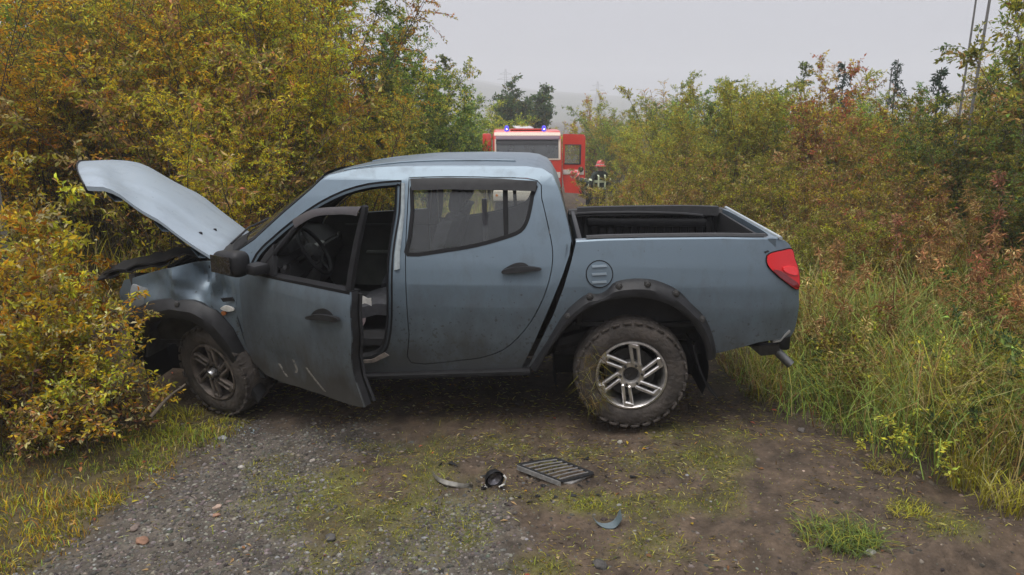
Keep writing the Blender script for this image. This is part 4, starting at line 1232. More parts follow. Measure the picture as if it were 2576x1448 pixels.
# windscreen, bowed forward in the middle
A0 = np.array(tr(578, 632)); A1 = np.array(tr(806, 453))
wl = resample(trs([(588, 643), (613, 622), (640, 603), (713, 535), (754, 500), (784, 474), (808, 452)]), 14)
rows = []
for j, (u, z) in enumerate(wl):
    t = j / 13
    bow = .20 * (1 - t) + .07 * t
    wi = inset(u, z) + .02
    rows.append([(u - bow * (1 - abs(k) ** 2.2), TW / 2 + k * (TW / 2 - wi), z + .012 * (1 - k * k) * (1 - t) + .02 * t * (1 - k * k)) for k in np.linspace(-1, 1, 21)])
bm = bmesh.new(); loft(bm, rows)
ws = finish("windscreen", bm, GLASS_W, pickup)
bm = bmesh.new()
def band(rws, c0, c1, up=.003):
    loft(bm, [[(p[0] - up, p[1], p[2] + up) for p in r_[c0:c1]] for r_ in rws])
band(rows[:3], 0, 21); band(rows[12:], 0, 21); band(rows, 0, 2); band(rows, 19, 21)
finish("windscreen_border", bm, RUBBER_SEAL, ws)
# cowl and wipers
bm = bmesh.new()
r0 = rows[0]
loft(bm, [[(p[0] - .20 + .02 * abs(p[1] - TW / 2), p[1], p[2] - .075) for p in r0], [(p[0] - .10, p[1], p[2] - .03) for p in r0], [(p[0] + .01, p[1], p[2] - .002) for p in r0]])
thicken(bm, (0, 0, -.02))
finish("cowl", bm, PLASTIC, pickup)
for k, (c0, c1) in enumerate(((4, 10), (11, 17))):
    bm = bmesh.new()
    p0 = Vector(rows[0][c0]); p1 = Vector(rows[3][c1])
    tube(bm, [p0 + Vector((-.02, 0, .01)), p0.lerp(p1, .5) + Vector((-.035, 0, .03)), p1 + Vector((-.015, 0, .012))], .008, 6)
    finish("wiper", bm, PLASTIC, pickup)

# front wings
FEND = [(530, 659), (490, 664), (447, 669), (377, 688), (312, 706), (300, 735), (306, 765), (326, 790), (345, 805), (377, 791), (438, 774), (491, 783), (535, 808), (578, 850), (606, 910), (626, 950), (668, 952), (640, 915), (618, 869), (598, 807), (594, 745), (588, 690), (570, 655)]
fe = trs(FEND)
FO = [(322, 800), (338, 778), (377, 758), (438, 750), (495, 758), (548, 783), (587, 825), (614, 877), (644, 943), (668, 985)]
FI = [(340, 838), (352, 822), (377, 812), (438, 794), (491, 803), (535, 834), (578, 886), (614, 952), (636, 985), (656, 1010)]
for far in (False, True):
    fn_ = side_panel("front_wing", fe, PAINT, pickup, thick=.015, far=far, step=.024, angle=25)
    fl = strip("front_arch", trs(FO), trs(FI), PLASTIC, pickup, -.006, -.055, mid=-.035, n=36, thick=.03, far=far)
    if not far:
        bm = bmesh.new()
        for (x, y) in ((453, 762),):
            u, z = tr(x, y); box(bm, (u, inset(u, z) - .045, z), (.03, .02, .04), bevel=.008)
        finish("arch_bolt", bm, DARK_METAL, fl)
        lamp = side_panel("side_indicator", trs(cr([(556, 776), (568, 769), (586, 774), (590, 781), (572, 783)], 3, True)), WHITE_PL, fn_, off=-.014, thick=.02, fn=inset)
        side_panel("amber_lens", trs(cr([(558, 784), (567, 783), (570, 790), (562, 793)], 3, True)), pmat('dull_amber', (.30, .10, .03), .3), lamp, off=-.012, thick=.02, fn=inset)
        side_panel("wing_vent", trs([(556, 751), (584, 748), (590, 757), (562, 760)]), PLASTIC, fn_, off=-.006, thick=.01, fn=inset)

# bonnet thrown open
HN = trs([(216, 446), (262, 450), (300, 462), (352, 490), (395, 524), (439, 561), (482, 596), (537, 640)], .10)
HN = [(u, z) for u, z in trs([(215, 469), (263, 474), (298, 490), (351, 522), (394, 549), (438, 584), (482, 615), (545, 655)], .10)]
HF = trs([(250, 402), (300, 393), (335, 396), (369, 409), (436, 442), (503, 476), (560, 522), (640, 582)], TW - .16)
HN = resample(HN, 18); HF = resample(HF, 18)
rows = []
for j, (a, b) in enumerate(zip(HN, HF)):
    row = []
    t = j / 17
    for k in np.linspace(0, 1, 19):
        q = (k - .5) * 2
        du = -.10 * (1 - q * q) * (1 - t) ** 2                         # bowed front edge
        zc = .085 * (1 - q * q) - .045 * k - (.012 if abs(abs(q) - .55) < .08 else 0) + .016 * math.sin(11 * t + 5 * k) * math.exp(-((t - .3) / .22) ** 2) - .03 * math.exp(-((t - .22) / .07) ** 2) * math.exp(-((k - .35) / .18) ** 2)
        row.append((a[0] * (1 - k) + b[0] * k + du, .10 + k * (TW - .26), a[1] * (1 - k) + b[1] * k + zc))
    rows.append(row)
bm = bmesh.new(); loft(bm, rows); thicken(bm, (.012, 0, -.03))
hood = finish("bonnet", bm, paint_mat('sky_lit_bonnet_paint', (.29, .345, .395), metal=.12, rough=.45, dirt=.5), pickup, angle=50)  # paler copy of the body paint, sky light put into its colour
bm = bmesh.new()
for k in (4, 9, 14):
    loft(bm, [[(r_[k + q][0] + .02, r_[k + q][1], r_[k + q][2] - .045 - (.03 if q == 0 else 0)) for q in (-1, 0, 1)] for r_ in rows[1:-1]])
for j in (3, 9, 14):
    loft(bm, [[(p[0] + .02, p[1], p[2] - .05 - (.03 if q == 0 else 0)) for p in rows[j + q]] for q in (-1, 0, 1)])
finish("bonnet_frame", bm, PAINT, hood)
for (j, k) in ((14, 3), (15, 6)):
    bm = bmesh.new()
    p = rows[j][k]; lathe(bm, [(0, .012), (.012, .008), (.014, 0), (.014, -.01)], 10, 'z', p)
    finish("washer_nozzle", bm, PLASTIC, hood)
bm = bmesh.new()
for row in (rows[0],):
    loft(bm, [[(p[0] - .01, p[1], p[2] + .012) for p in row], [(p[0] + .0, p[1], p[2] - .045) for p in row], [(p[0] + .05, p[1], p[2] - .06) for p in row]])
thicken(bm, (.008, 0, 0))
finish("bonnet_lip", bm, PLASTIC, hood)
bm = bmesh.new()
tube(bm, [(-2.95, .35, 1.0), tuple(Vector(rows[6][4]) + Vector((0, 0, -.05)))], .007, 6)
finish("bonnet_stay", bm, DARK_METAL, pickup)

# engine bay
bm = bmesh.new()
rb = random.Random(8)
box(bm, (-3.02, TW / 2, .72), (.75, 1.25, .40), bevel=.02)
finish("engine_bay_tub", bm, DARK_METAL, pickup)
bm = bmesh.new()
box(bm, (-2.95, .87, 1.0), (.55, .5, .16), Matrix.Rotation(.05, 3, 'Y'), .04)
for k in range(4): box(bm, (-3.12 + k * .12, .87, 1.09), (.05, .42, .03), None, .012)
finish("engine_cover", bm, PLASTIC, pickup)
bm = bmesh.new()
box(bm, (-2.82, .36, .98), (.19, .26, .20), None, .012)
for s in (-.05, .05): lathe(bm, [(0, .03), (.012, .03), (.012, 0)], 10, 'z', (-2.82 + s, .36, 1.08))
finish("battery", bm, PLASTIC, pickup)
bm = bmesh.new()
lathe(bm, [(0, .0), (.07, .0), (.075, .12), (.06, .16), (.03, .17), (.03, .20), (0, .20)], 16, 'z', (-2.75, .26, .93))
finish("brake_reservoir", bm, WHITE_PL, pickup)
for k in range(7):
    bm = bmesh.new()
    a = Vector((-3.25 + rb.uniform(-.1, .15), rb.uniform(.25, 1.4), .98)); b = Vector((-2.75, rb.uniform(.3, 1.4), 1.02))
    tube(bm, [a.lerp(b, t) + Vector((0, .05 * math.sin(t * 6 + k), .10 * math.sin(t * 3.1))) for t in np.linspace(0, 1, 9)], rb.uniform(.012, .026), 8)
    finish("hose", bm, RUBBER_SEAL, pickup)
# crumpled radiator panel and torn bumper at the nose
bm = bmesh.new()
loft(bm, [[(-3.42 + .10 * math.sin(3.1 * k) * (1 - j * .2) + .04 * math.sin(11 * k + j), .16 + k * 1.42, .42 + j * .14 + .035 * math.sin(9 * k + 2 * j)) for k in np.linspace(0, 1, 26)] for j in range(5)])
thicken(bm, (.04, 0, 0))
finish("radiator_panel", bm, DARK_METAL, pickup)
bm = bmesh.new()
for (pts) in ([(245, 706), (300, 688), (380, 672), (430, 663)], [(262, 690), (330, 668), (400, 652), (470, 640), (520, 636)]):
    P3 = [(u, .20, z) for u, z in trs(pts, .2)]
    Q3 = [(u - .02, .32, z + .035) for u, z in trs(pts, .2)]
    loft(bm, [resample(P3, 16), resample(Q3, 16)])
for v in bm.verts: v.co += Vector((rb.uniform(-.008, .008), 0, rb.uniform(-.012, .012)))
thicken(bm, (0, 0, -.012))
finish("torn_grille_surround", bm, PLASTIC, pickup)
bm = bmesh.new()
loft(bm, [[(-3.50 - .07 * math.sin(3.14 * k) + .05 * (2 * k - 1) ** 4 + .02 * math.sin(13 * k), .10 + k * 1.55, .38 + j * .075 + .02 * math.sin(7 * k)) for k in np.linspace(0, 1, 24)] for j in range(5)])
thicken(bm, (.03, 0, 0))
finish("front_bumper", bm, PLASTIC, pickup)
for far in (False, True):
    bm = bmesh.new()
    box(bm, (-3.38, .26 if not far else TW - .26, .86), (.16, .26, .18), Matrix.Rotation(.25, 3, 'Y'), .04)
    finish("headlamp", bm, GLASS_F, pickup)

# cargo bed
BED = [(1449, 610), (1520, 606), (1631, 603.5), (1817, 601.5), (1956, 602), (1975, 606), (1986, 616), (1994, 632), (2002, 658), (2008, 690), (2010, 731), (2010, 773), (2004, 810), (1998, 833), (1989, 847), (1951, 855), (1910, 861), (1817, 886), (1793, 892), (1779, 860), (1757, 815), (1718, 775), (1670, 750), (1622, 737), (1566, 737), (1515, 749), (1467, 773), (1427, 811), (1387, 862), (1350, 918), (1326, 925), (1333, 917), (1357, 866), (1389, 801), (1418, 726), (1438, 657)]
bed_o = trs(BED)
RO = [(1334, 924), (1372, 866), (1418, 791), (1450, 759), (1478, 740), (1506, 740), (1527, 730), (1546, 710), (1585, 702), (1631, 702), (1668, 712), (1706, 731), (1738, 763), (1771, 796), (1789, 833), (1799, 870), (1801, 896)]
RI = [(1352, 926), (1386, 870), (1427, 817), (1450, 793), (1475, 775), (1502, 760), (1530, 751), (1550, 747), (1585, 744), (1622, 745), (1660, 754), (1695, 770), (1722, 791), (1745, 817), (1762, 845), (1771, 872), (1774, 900)]
FUEL = [(1508 + 33.5 * math.cos(a), 690 + 34 * math.sin(a)) for a in np.linspace(0, 6.283, 28, endpoint=False)]
TL = [(1929, 648), (1934, 641), (1945, 636), (1968, 631), (1991, 628), (1998, 652), (2008, 682), (2008, 727), (1980, 712), (1950, 688), (1931, 666)]
for far in (False, True):
    bs = side_panel("bed_side", bed_o, PAINT, pickup, thick=.02, far=far, step=.06)
    fl = strip("rear_arch", trs(cr(RO, 3)), trs(cr(RI, 3)), PLASTIC, pickup, -.004, -.058, mid=-.030, n=60, thick=.03, far=far)
    for (x, y) in ((1483, 744), (1556, 718), (1627, 713), (1698, 736), (1763, 800), (1429, 793)):
        u, z = tr(x, y)
        bm = bmesh.new()
        yy = inset(u, z) - .05
        lathe(bm, [(0, -.012), (.013, -.010), (.015, .0), (.023, .004), (.024, .03), (0, .03)], 10, 'y', (0, 0, 0))
        b = finish("arch_bolt", bm, DARK_METAL, fl, loc=(u, TW - yy if far else yy, z))
        if far: b.rotation_euler = (0, 0, math.pi)
    tl = side_panel("tail_lamp", trs(cr(TL, 3, True)), RED_LENS, pickup, off=-.014, thick=.03, far=far, step=.04)
    side_panel("lamp_lower_lens", trs(cr([(1944, 678), (1965, 682), (1990, 700), (2006, 712), (2007, 725), (1980, 710), (1952, 688)], 2, True)), RED_LENS_DARK, tl, off=-.018, thick=.01, far=far, step=.04)
    side_panel("lamp_reflector", trs(cr([(1968, 672), (1985, 668), (2001, 672), (2004, 690), (1990, 690), (1972, 682)], 2, True)), pmat("bright_red_lens", (.8, .02, .025), .1, coat=.5), tl, off=-.022, thick=.01, far=far, step=.04)
    side_panel("lamp_seal", shrink(trs(cr(TL, 3, True)), -.007), RUBBER_SEAL, tl, off=-.004, thick=.02, far=far, step=.04)
    if not far:
        ff = side_panel("fuel_flap", shrink(trs(FUEL), .004), PAINT, bs, off=-.005, thick=.01, fn=inset)
        side_panel("flap_gap", shrink(trs(FUEL), -.003), RUBBER_SEAL, ff, holes=[shrink(trs(FUEL), .003)], off=-.0045, thick=.006, fn=inset)
        for dy in (-19, 1, 21):
            u0, z0 = tr(1488, 690 + dy); u1, z1 = tr(1526, 690 + dy)
            side_panel("flap_louvre", trs([(1489, 687 + dy), (1525, 685 + dy), (1526, 690 + dy), (1490, 692 + dy)]), pmat("louvre_paint", (.24, .29, .33), .3, metal=.4), ff, off=-.014, thick=.01, fn=inset)
        side_panel("small_badge_hole", trs([(1922, 634), (1932, 630), (1935, 633), (1925, 638)]), PLASTIC, bs, off=-.003, thick=.006, fn=inset)
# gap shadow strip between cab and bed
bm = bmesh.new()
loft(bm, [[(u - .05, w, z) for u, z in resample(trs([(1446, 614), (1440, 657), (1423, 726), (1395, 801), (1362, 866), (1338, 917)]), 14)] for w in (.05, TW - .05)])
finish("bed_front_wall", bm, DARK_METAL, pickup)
# rails, liner, floor, headboard, tailgate
rail = resample(trs([(1449, 609), (1520, 605), (1631, 602.5), (1817, 600.5), (1958, 601)]), 20)
for far in (False, True):
    bm = bmesh.new()
    f = (lambda w: TW - w) if far else (lambda w: w)
    loft(bm, [[(u, f(inset(u, z) - .002), z - .006) for u, z in rail], [(u, f(inset(u, z) + .012), z + .006) for u, z in rail], [(u, f(inset(u, z) + .09), z + .004) for u, z in rail], [(u, f(inset(u, z) + .11), z - .03) for u, z in rail]])
    finish("bed_rail", bm, PAINT if not far else PLASTIC, pickup)
    bm = bmesh.new()
    loft(bm, [[(u, f(inset(u, z) + .03), z + .010) for u, z in rail[1:-1]], [(u, f(inset(u, z) + .05), z + .024) for u, z in rail[1:-1]], [(u, f(inset(u, z) + .10), z + .022) for u, z in rail[1:-1]], [(u, f(inset(u, z) + .12), z - .05) for u, z in rail[1:-1]]])
    finish("rail_cap", bm, PLASTIC, pickup)
    bm = bmesh.new()
    zt = rail[0][1] - .02
    for k in range(19):
        u = -.32 + k * .068
        box(bm, (u, f(.16), .98), (.05, .03, .52), None, .006, 1)
    box(bm, (.28, f(.145), .98), (1.36, .02, .56))
    box(bm, (.25, f(.185), 1.19), (1.0, .05, .07), None, .02)
    finish("bed_liner_side", bm, PLASTIC, pickup)
    bm = bmesh.new()
    tube(bm, [(u, f(inset(u, z) + .16 + .0), z - .02 - .06 * (k / 19) ** 3) for k, (u, z) in enumerate(rail[1:17])], .014, 8)
    finish("tie_rail", bm, CHROME if False else PLASTIC, pickup)
bm = bmesh.new()
box(bm, (.28, TW / 2, .72), (1.38, TW - .2, .03))
for k in range(15): box(bm, (.28, .22 + k * .093, .742), (1.34, .045, .02), None, .004, 1)
finish("bed_floor", bm, PLASTIC, pickup)
bm = bmesh.new()
box(bm, (rail[0][0] + .03, TW / 2, 1.0), (.035, TW - .16, .56), None, .01)
finish("headboard", bm, PLASTIC, pickup)
bm = bmesh.new()
ut, zt = rail[-1]
loft(bm, [[(ut + .0 + .055 * (1 - abs(k) ** 6) - .02, TW / 2 + k * (TW / 2 - .10), z) for k in np.linspace(-1, 1, 19)] for z in (.62, .70, .82, 1.0, 1.18, zt - .02, zt + .004)])
thicken(bm, (-.05, 0, 0))
tg = finish("tailgate", bm, PAINT, pickup)
bm = bmesh.new()
tube(bm, [(ut + .012, TW / 2 + k * (TW / 2 - .11), zt + .006) for k in np.linspace(-1, 1, 9)], .012, 8)
finish("tailgate_edge", bm, pmat("edge_paint", (.42, .46, .48), .3, metal=.3, noise=.1), tg)
bm = bmesh.new()
box(bm, (ut - .052, TW / 2, (zt + .74) / 2 - .01), (.02, TW - .24, zt - .76), None, .006)
finish("tailgate_liner", bm, PLASTIC, tg)
bm = bmesh.new()
box(bm, (ut + .045, TW / 2, 1.02), (.02, .22, .07), None, .008)
finish("tailgate_handle", bm, PLASTIC, tg)
# rear bumper, tow bracket, exhaust
bm = bmesh.new()
box(bm, (U_TAIL + .0, TW / 2, .60), (.09, TW - .34, .15), None, .025)
finish("rear_bumper", bm, PLASTIC, pickup)
bm = bmesh.new()
u0, z0 = tr(1946, 860, .06); u1, z1 = tr(1984, 845, .06)
loft(bm, [[(u0, w, z0), ((u0 + u1) / 2, w, z0 + .008), (u1 - .02, w, z1), (u1 + .012, w, z1 + .03)] for w in (.07, .16, .22)]); thicken(bm, (0, 0, -.012))
finish("bumper_step", bm, pmat('dull_step', (.30, .30, .29), .5, metal=.5, noise=.3, nscale=25), pickup)
bm = bmesh.new()
pts = trs([(1885, 872), (1960, 868), (1962, 884), (1946, 893), (1914, 896)], .16)
vs = [bm.verts.new((u, .16, z)) for u, z in pts]; bm.faces.new(vs); thicken(bm, (0, .06, 0))
finish("tow_bracket", bm, DARK_METAL, pickup)
bm = bmesh.new()
(ua, za), (ub, zb) = trs([(1948, 878), (1985, 914)], .18)
a, b = Vector((ua, .20, za)), Vector((ub, .14, zb))
tube(bm, [a, b], .030, 14, cap=False); tube(bm, [a, b.lerp(a, .02)], .024, 14)
finish("exhaust_tip", bm, pmat('dull_steel', (.12, .12, .118), .45, metal=.7, noise=.3, nscale=25), pickup)
bm = bmesh.new()
mf = resample(trs([(1742, 868), (1750, 905), (1762, 940), (1780, 978), (1804, 1006)], .02), 14)
loft(bm, [[(u, w, z) for u, z in mf] for w in (.005, .10, .20, .30)]); thicken(bm, (.012, 0, 0))
finish("mud_flap", bm, RUBBER_SEAL, pickup)
bm = bmesh.new(); loft(bm, [[(u, TW - w, z) for u, z in mf] for w in (.08, .16, .24, .32)]); thicken(bm, (.012, 0, 0))
finish("mud_flap", bm, RUBBER_SEAL, pickup)
bm = bmesh.new()
for far in (False, True):
    y = .35 if not far else TW - .35
    tube(bm, [(-3.4, y, .52), (-2.4, y, .50), (-.6, y, .47), (-.2, y, .60), (.35, y, .60), (.95, y, .55)], .06, 8)
for u in (-3.2, -2.2, -1.2, -.45, .5): box(bm, (u, TW / 2, .50), (.10, 1.1, .10))
box(bm, (-1.5, TW / 2, .50), (1.9, 1.25, .14), None, .03)
box(bm, (-.52, TW / 2 + .1, .70), (.34, TW - .5, .56))
finish("chassis", bm, DARK_METAL, pickup)
# side step
bm = bmesh.new()
(ua, za), (ub, zb) = trs([(700, 957), (1335, 937)], .0)
ang = -math.atan2(zb - za, ub - ua)
for (w, dz, ww, hh) in ((.03, .0, .10, .035), (.09, .035, .05, .07)):
    box(bm, ((ua + ub) / 2, w, (za + zb) / 2 + dz), (ub - ua, ww, hh), Matrix.Rotation(ang, 3, 'Y'), .012)
for k in range(3): box(bm, ((ua + ub) / 2, -.021, (za + zb) / 2 - .008 + k * .010), (ub - ua - .06, .003, .004), Matrix.Rotation(ang, 3, 'Y'))
finish("side_step", bm, PLASTIC, pickup)
bm = bmesh.new(); box(bm, ((ua + ub) / 2, TW - .05, .40), (ub - ua, .12, .05), None, .012); finish("side_step", bm, PLASTIC, pickup)

# wheels
MUDDY_ALLOY = pmat('mud_caked_alloy', (.12, .10, .085), .6, metal=.4, noise=.6, nscale=16)
def make_wheel(u, w, z, r, far=False, steer=0.0, camber=0.0, dirt=0):
    ALLOY = MUDDY_ALLOY if dirt else globals()['ALLOY']
    wh = empty("wheel", (u, w, z), (math.pi if far else 0) + steer, pickup)
    wh.rotation_euler[0] = camber
    k = r / .39
    bm = bmesh.new()
    prof = [(.238, .03), (.245, .012), (.262, .004), (.30, -.004), (.335, .004), (.360, .016), (.376, .034), (.384, .06), (.386, .13), (.384, .20), (.376, .226), (.36, .244), (.32, .256), (.262, .25), (.238, .23)]
    lathe(bm, [(a * k, b) for a, b in prof], 72, 'y', closed=True)
    ty = finish("tyre", bm, TYRE, wh)
    bm = bmesh.new()
    n = 30
    for i in range(n):
        for (yy, wd, ph) in ((.035, .07, 0), (.10, .045, .5), (.16, .045, 0), (.225, .07, .5)):
            a = 2 * math.pi * (i + ph) / n
            m = Matrix.Rotation(-a, 3, 'Y')
            box(bm, m @ Vector((.379 * k if .05 < yy < .2 else .366 * k, yy, 0)), (.016, wd, .050 * k), m, .004, 1)
    for i in range(n):                                              # shoulder lugs on the sidewall
        a = 2 * math.pi * (i + .25) / n; m = Matrix.Rotation(-a, 3, 'Y')
        box(bm, m @ Vector((.352 * k, .014, 0)), (.04, .010, .030 * k), m, .004, 1)
    finish("tread", bm, TYRE, ty)
    bm = bmesh.new()
    lathe(bm, [(.243 * k, .028), (.240 * k, .006), (.228 * k, .004), (.218 * k, .016), (.212 * k, .05), (.205 * k, .22), (.235 * k, .235), (.243 * k, .22)], 64, 'y', closed=True)
    rim = finish("rim", bm, ALLOY, wh)
    bm = bmesh.new()
    lathe(bm, [(.048 * k, .040), (.058 * k, .022), (.088 * k, .020), (.096 * k, .034), (.096 * k, .075), (.048 * k, .075)], 40, 'y', closed=True)
    finish("hub", bm, ALLOY, rim)
    for i in range(6):
        bm = bmesh.new()
        a = 2 * math.pi * i / 6 + .30
        for s in (-1, 1):
            p0 = Vector((.086 * k, .030, s * .023 * k - .012 * k)); p1 = Vector((.218 * k, .022, s * .026 * k + .040 * k))
            d = (p1 - p0); L = d.length
            m = Matrix.Rotation(math.atan2(-d.z, d.x), 3, 'Y')
            box(bm, (p0 + p1) / 2, (L + .02, .034, .023 * k), m, .006, 1)
        box(bm, (.206 * k, .020, .038 * k), (.034, .03, .070 * k), None, .008, 1)
        bmesh.ops.rotate(bm, cent=(0, 0, 0), matrix=Matrix.Rotation(-a, 3, 'Y'), verts=bm.verts[:])
        finish("spoke", bm, ALLOY, rim)
    for i in range(6):
        a = 2 * math.pi * i / 6 + .1
        bm = bmesh.new()
        lathe(bm, [(0, .008), (.009, .008), (.010, .03), (0, .03)], 6, 'y', (.072 * k * math.cos(a), 0, .072 * k * math.sin(a)))
        finish("wheel_nut", bm, DARK_METAL, rim)
    bm = bmesh.new()
    lathe(bm, [(0, .09), (.17 * k, .095), (.172 * k, .12), (0, .12)], 40, 'y'); lathe(bm, [(0, .045), (.046 * k, .048), (.046 * k, .1), (0, .1)], 24, 'y')
    finish("brake_disc", bm, DARK_METAL, wh)
    return wh


ur, zr = tr(1588, 945, .0); uf, zf = tr(532, 940, .10)
RW = make_wheel(ur, -.015, zr, .385)
make_wheel(ur, TW + .015, zr, .385, far=True)
FWH = make_wheel(uf, .10, zf + .0, .345, steer=R(-26), camber=R(8), dirt=1)
bm = bmesh.new(); lathe(bm, [(0, -.028), (.022, -.024), (.030, -.008), (.034, .03), (0, .03)], 20, 'y'); finish("hub_cap", bm, CHROME, FWH)
make_wheel(uf - .05, TW - .06, .35, .345, far=True, steer=R(-15))
bm = bmesh.new(); tube(bm, [(ur, .2, zr), (ur, TW - .2, zr)], .05, 12); lathe(bm, [(0, -.12), (.13, -.08), (.15, 0), (.13, .08), (0, .12)], 20, 'x', (ur, TW / 2, zr)); finish("rear_axle", bm, DARK_METAL, pickup)
# grass torn up and hanging in the rear wheel
rg = np.random.default_rng(6)
a = rg.uniform(2.3, 3.9, 190); rr_ = rg.uniform(.19, .37, 190)
Pg = np.stack([rr_ * np.cos(a), rg.uniform(-.02, .0, 190), rr_ * np.sin(a) * .95 - .02], -1)
Lg = rg.uniform(.05, .17, 190); dg = unit(np.stack([rg.normal(.1, .6, 190), -rg.uniform(.0, .25, 190), -np.abs(rg.normal(.7, .5, 190))], -1))
sg = unit(np.cross(dg, rg.normal(0, 1, (190, 3)))) * .0018
Vg = np.stack([Pg - sg, Pg + sg, Pg + dg * Lg[:, None]], 1).reshape(-1, 3)
o = link("stuck_grass", raw_mesh("stuck_grass", Vg, tris=np.arange(570).reshape(-1, 3), mat=GRASS, col=palette(rg, 190, (STRAW, OLIV, BRWN), (1.5, 2, 3)) * .45), RW); o["kind"] = "stuff"
# wheel-arch liners
for far in (False, True):
    for (uc, zc, rad, u0) in ((ur, zr + .02, .52, 0), (uf - .02, zf + .06, .47, 0)):
        bm = bmesh.new()
        f = (lambda w: TW - w) if far else (lambda w: w)
        w0 = .06 if uc > -1 else .13
        ring = [(uc + rad * math.cos(t), zc + rad * math.sin(t) * .97) for t in np.linspace(-.35, math.pi + .35, 30)]
        loft(bm, [[(u, f(w), z) for u, z in ring] for w in (w0, .30, .46)])
        v = [bm.verts.new((u, f(.46), z)) for u, z in ring]; bm.faces.new(v)
        finish("arch_liner", bm, RUBBER_SEAL, pickup)

# cabin interior
bm = bmesh.new()
box(bm, (-1.55, TW / 2, .58), (1.75, TW - .16, .05)); box(bm, (-2.80, TW / 2, .85), (.06, TW - .2, .6)); box(bm, (-2.4, TW / 2, .58), (.8, TW - .2, .05)); box(bm, (-1.5, TW / 2, .64), (1.5, .24, .16), None, .04)
finish("cabin_floor", bm, TRIM, pickup)
bm = bmesh.new()
loft(bm, [[(-2.78 + .0, y, 1.10), (-2.66, y, 1.16), (-2.50, y, 1.15), (-2.38, y, 1.08), (-2.36, y, .98), (-2.44, y, .88), (-2.48, y, .72)] for y in np.linspace(.12, TW - .12, 12)])
thicken(bm, (.02, 0, -.02))
dash = finish("dashboard", bm, TRIM, pickup)
bm = bmesh.new(); box(bm, (-2.44, .48, 1.17), (.16, .40, .10), Matrix.Rotation(-.2, 3, 'Y'), .04); finish("instrument_hood", bm, TRIM, dash)
bm = bmesh.new(); box(bm, (-2.37, TW / 2, .95), (.05, .24, .34), Matrix.Rotation(.2, 3, 'Y'), .015); finish("centre_console", bm, TRIM_GREY, dash)
for yy in (.20, .74, 1.0, TW - .2):
    bm = bmesh.new(); lathe(bm, [(0, .0), (.03, .0), (.045, .01), (.048, -.01)], 16, 'x', (-2.36, yy, 1.05)); finish("air_vent", bm, PLASTIC, dash)
su_, sz_ = tr(792, 632, .48)
sw = empty("steering_wheel", (su_, .48, sz_), 0, pickup); sw.rotation_euler = (0, R(58), 0)
bm = bmesh.new()
N = 36
rows = [[((.185 + .015 * math.cos(b)) * math.cos(a), (.185 + .015 * math.cos(b)) * math.sin(a), .015 * math.sin(b)) for b in np.linspace(0, 6.283, 10, endpoint=False)] for a in np.linspace(0, 6.283, N + 1)]
loft(bm, rows, True); bmesh.ops.remove_doubles(bm, verts=bm.verts[:], dist=1e-5)
finish("wheel_rim", bm, RUBBER_SEAL, sw)
bm = bmesh.new()
lathe(bm, [(0, .02), (.05, .018), (.07, .0), (.07, -.03), (0, -.04)], 20, 'z')
for a in (0.2, 2.94, 4.71): box(bm, (.12 * math.sin(a), .12 * math.cos(a), 0) if False else (.12 * math.cos(a), .12 * math.sin(a), -.005), (.14, .035, .015), Matrix.Rotation(a, 3, 'Z'), .005, 1)
tube(bm, [(0, 0, -.03), (0, 0, -.32)], .025, 10)
finish("steering_boss", bm, TRIM, sw)


def seat(u, w, width, bench=False):
    s = empty("bench_seat" if bench else "front_seat", (u, w, .60), 0, pickup)
    bm = bmesh.new()
    loft(bm, [[(x, y * width, z - .03 * abs(y * 2) ** 4) for y in np.linspace(-.5, .5, 9)] for x, z in ((-.30, .10), (-.27, .20), (-.15, .235), (.05, .22), (.20, .20), (.24, .12))])
    thicken(bm, (0, 0, -.08)); finish("seat_cushion", bm, SEAT, s)
    bm = bmesh.new()
    loft(bm, [[(x - .05 * abs(y * 2) ** 3, y * width * (1 - .18 * t), z) for y in np.linspace(-.5, .5, 9)] for x, z, t in ((.20, .18, 0), (.20, .28, 0), (.26, .48, .1), (.31, .66, .4), (.34, .76, .9), (.36, .78, 1.0))])
    thicken(bm, (.09, 0, 0)); finish("seat_back", bm, SEAT, s)
    for y in ((0,) if not bench else (-.35, .35)):
        bm = bmesh.new(); box(bm, (.40, y, .90), (.09, .25, .17), Matrix.Rotation(.15, 3, 'Y'), .04)
        tube(bm, [(.39, y - .05, .75), (.40, y - .05, .86)], .007, 6); tube(bm, [(.39, y + .05, .75), (.40, y + .05, .86)], .007, 6)
        finish("head_restraint", bm, SEAT, s)
    return s


seat(-1.62, .50, .50); seat(-1.62, TW - .50, .50); seat(-1.02, TW / 2, 1.26, True)
bm = bmesh.new()
box(bm, (-.55, .30, 1.12), (.10, .08, .22), None, .02)
bm.free()
bm = bmesh.new(); tube(bm, [(-1.0, .13, 1.55), (-.99, .15, 1.2), (-1.02, .13, .75)], .018, 6); finish("seat_belt", bm, SEAT, pickup)
bm = bmesh.new(); box(bm, (-1.35, TW / 2, 1.68), (1.1, 1.1, .02)); finish("headlining", bm, TRIM_GREY, pickup)

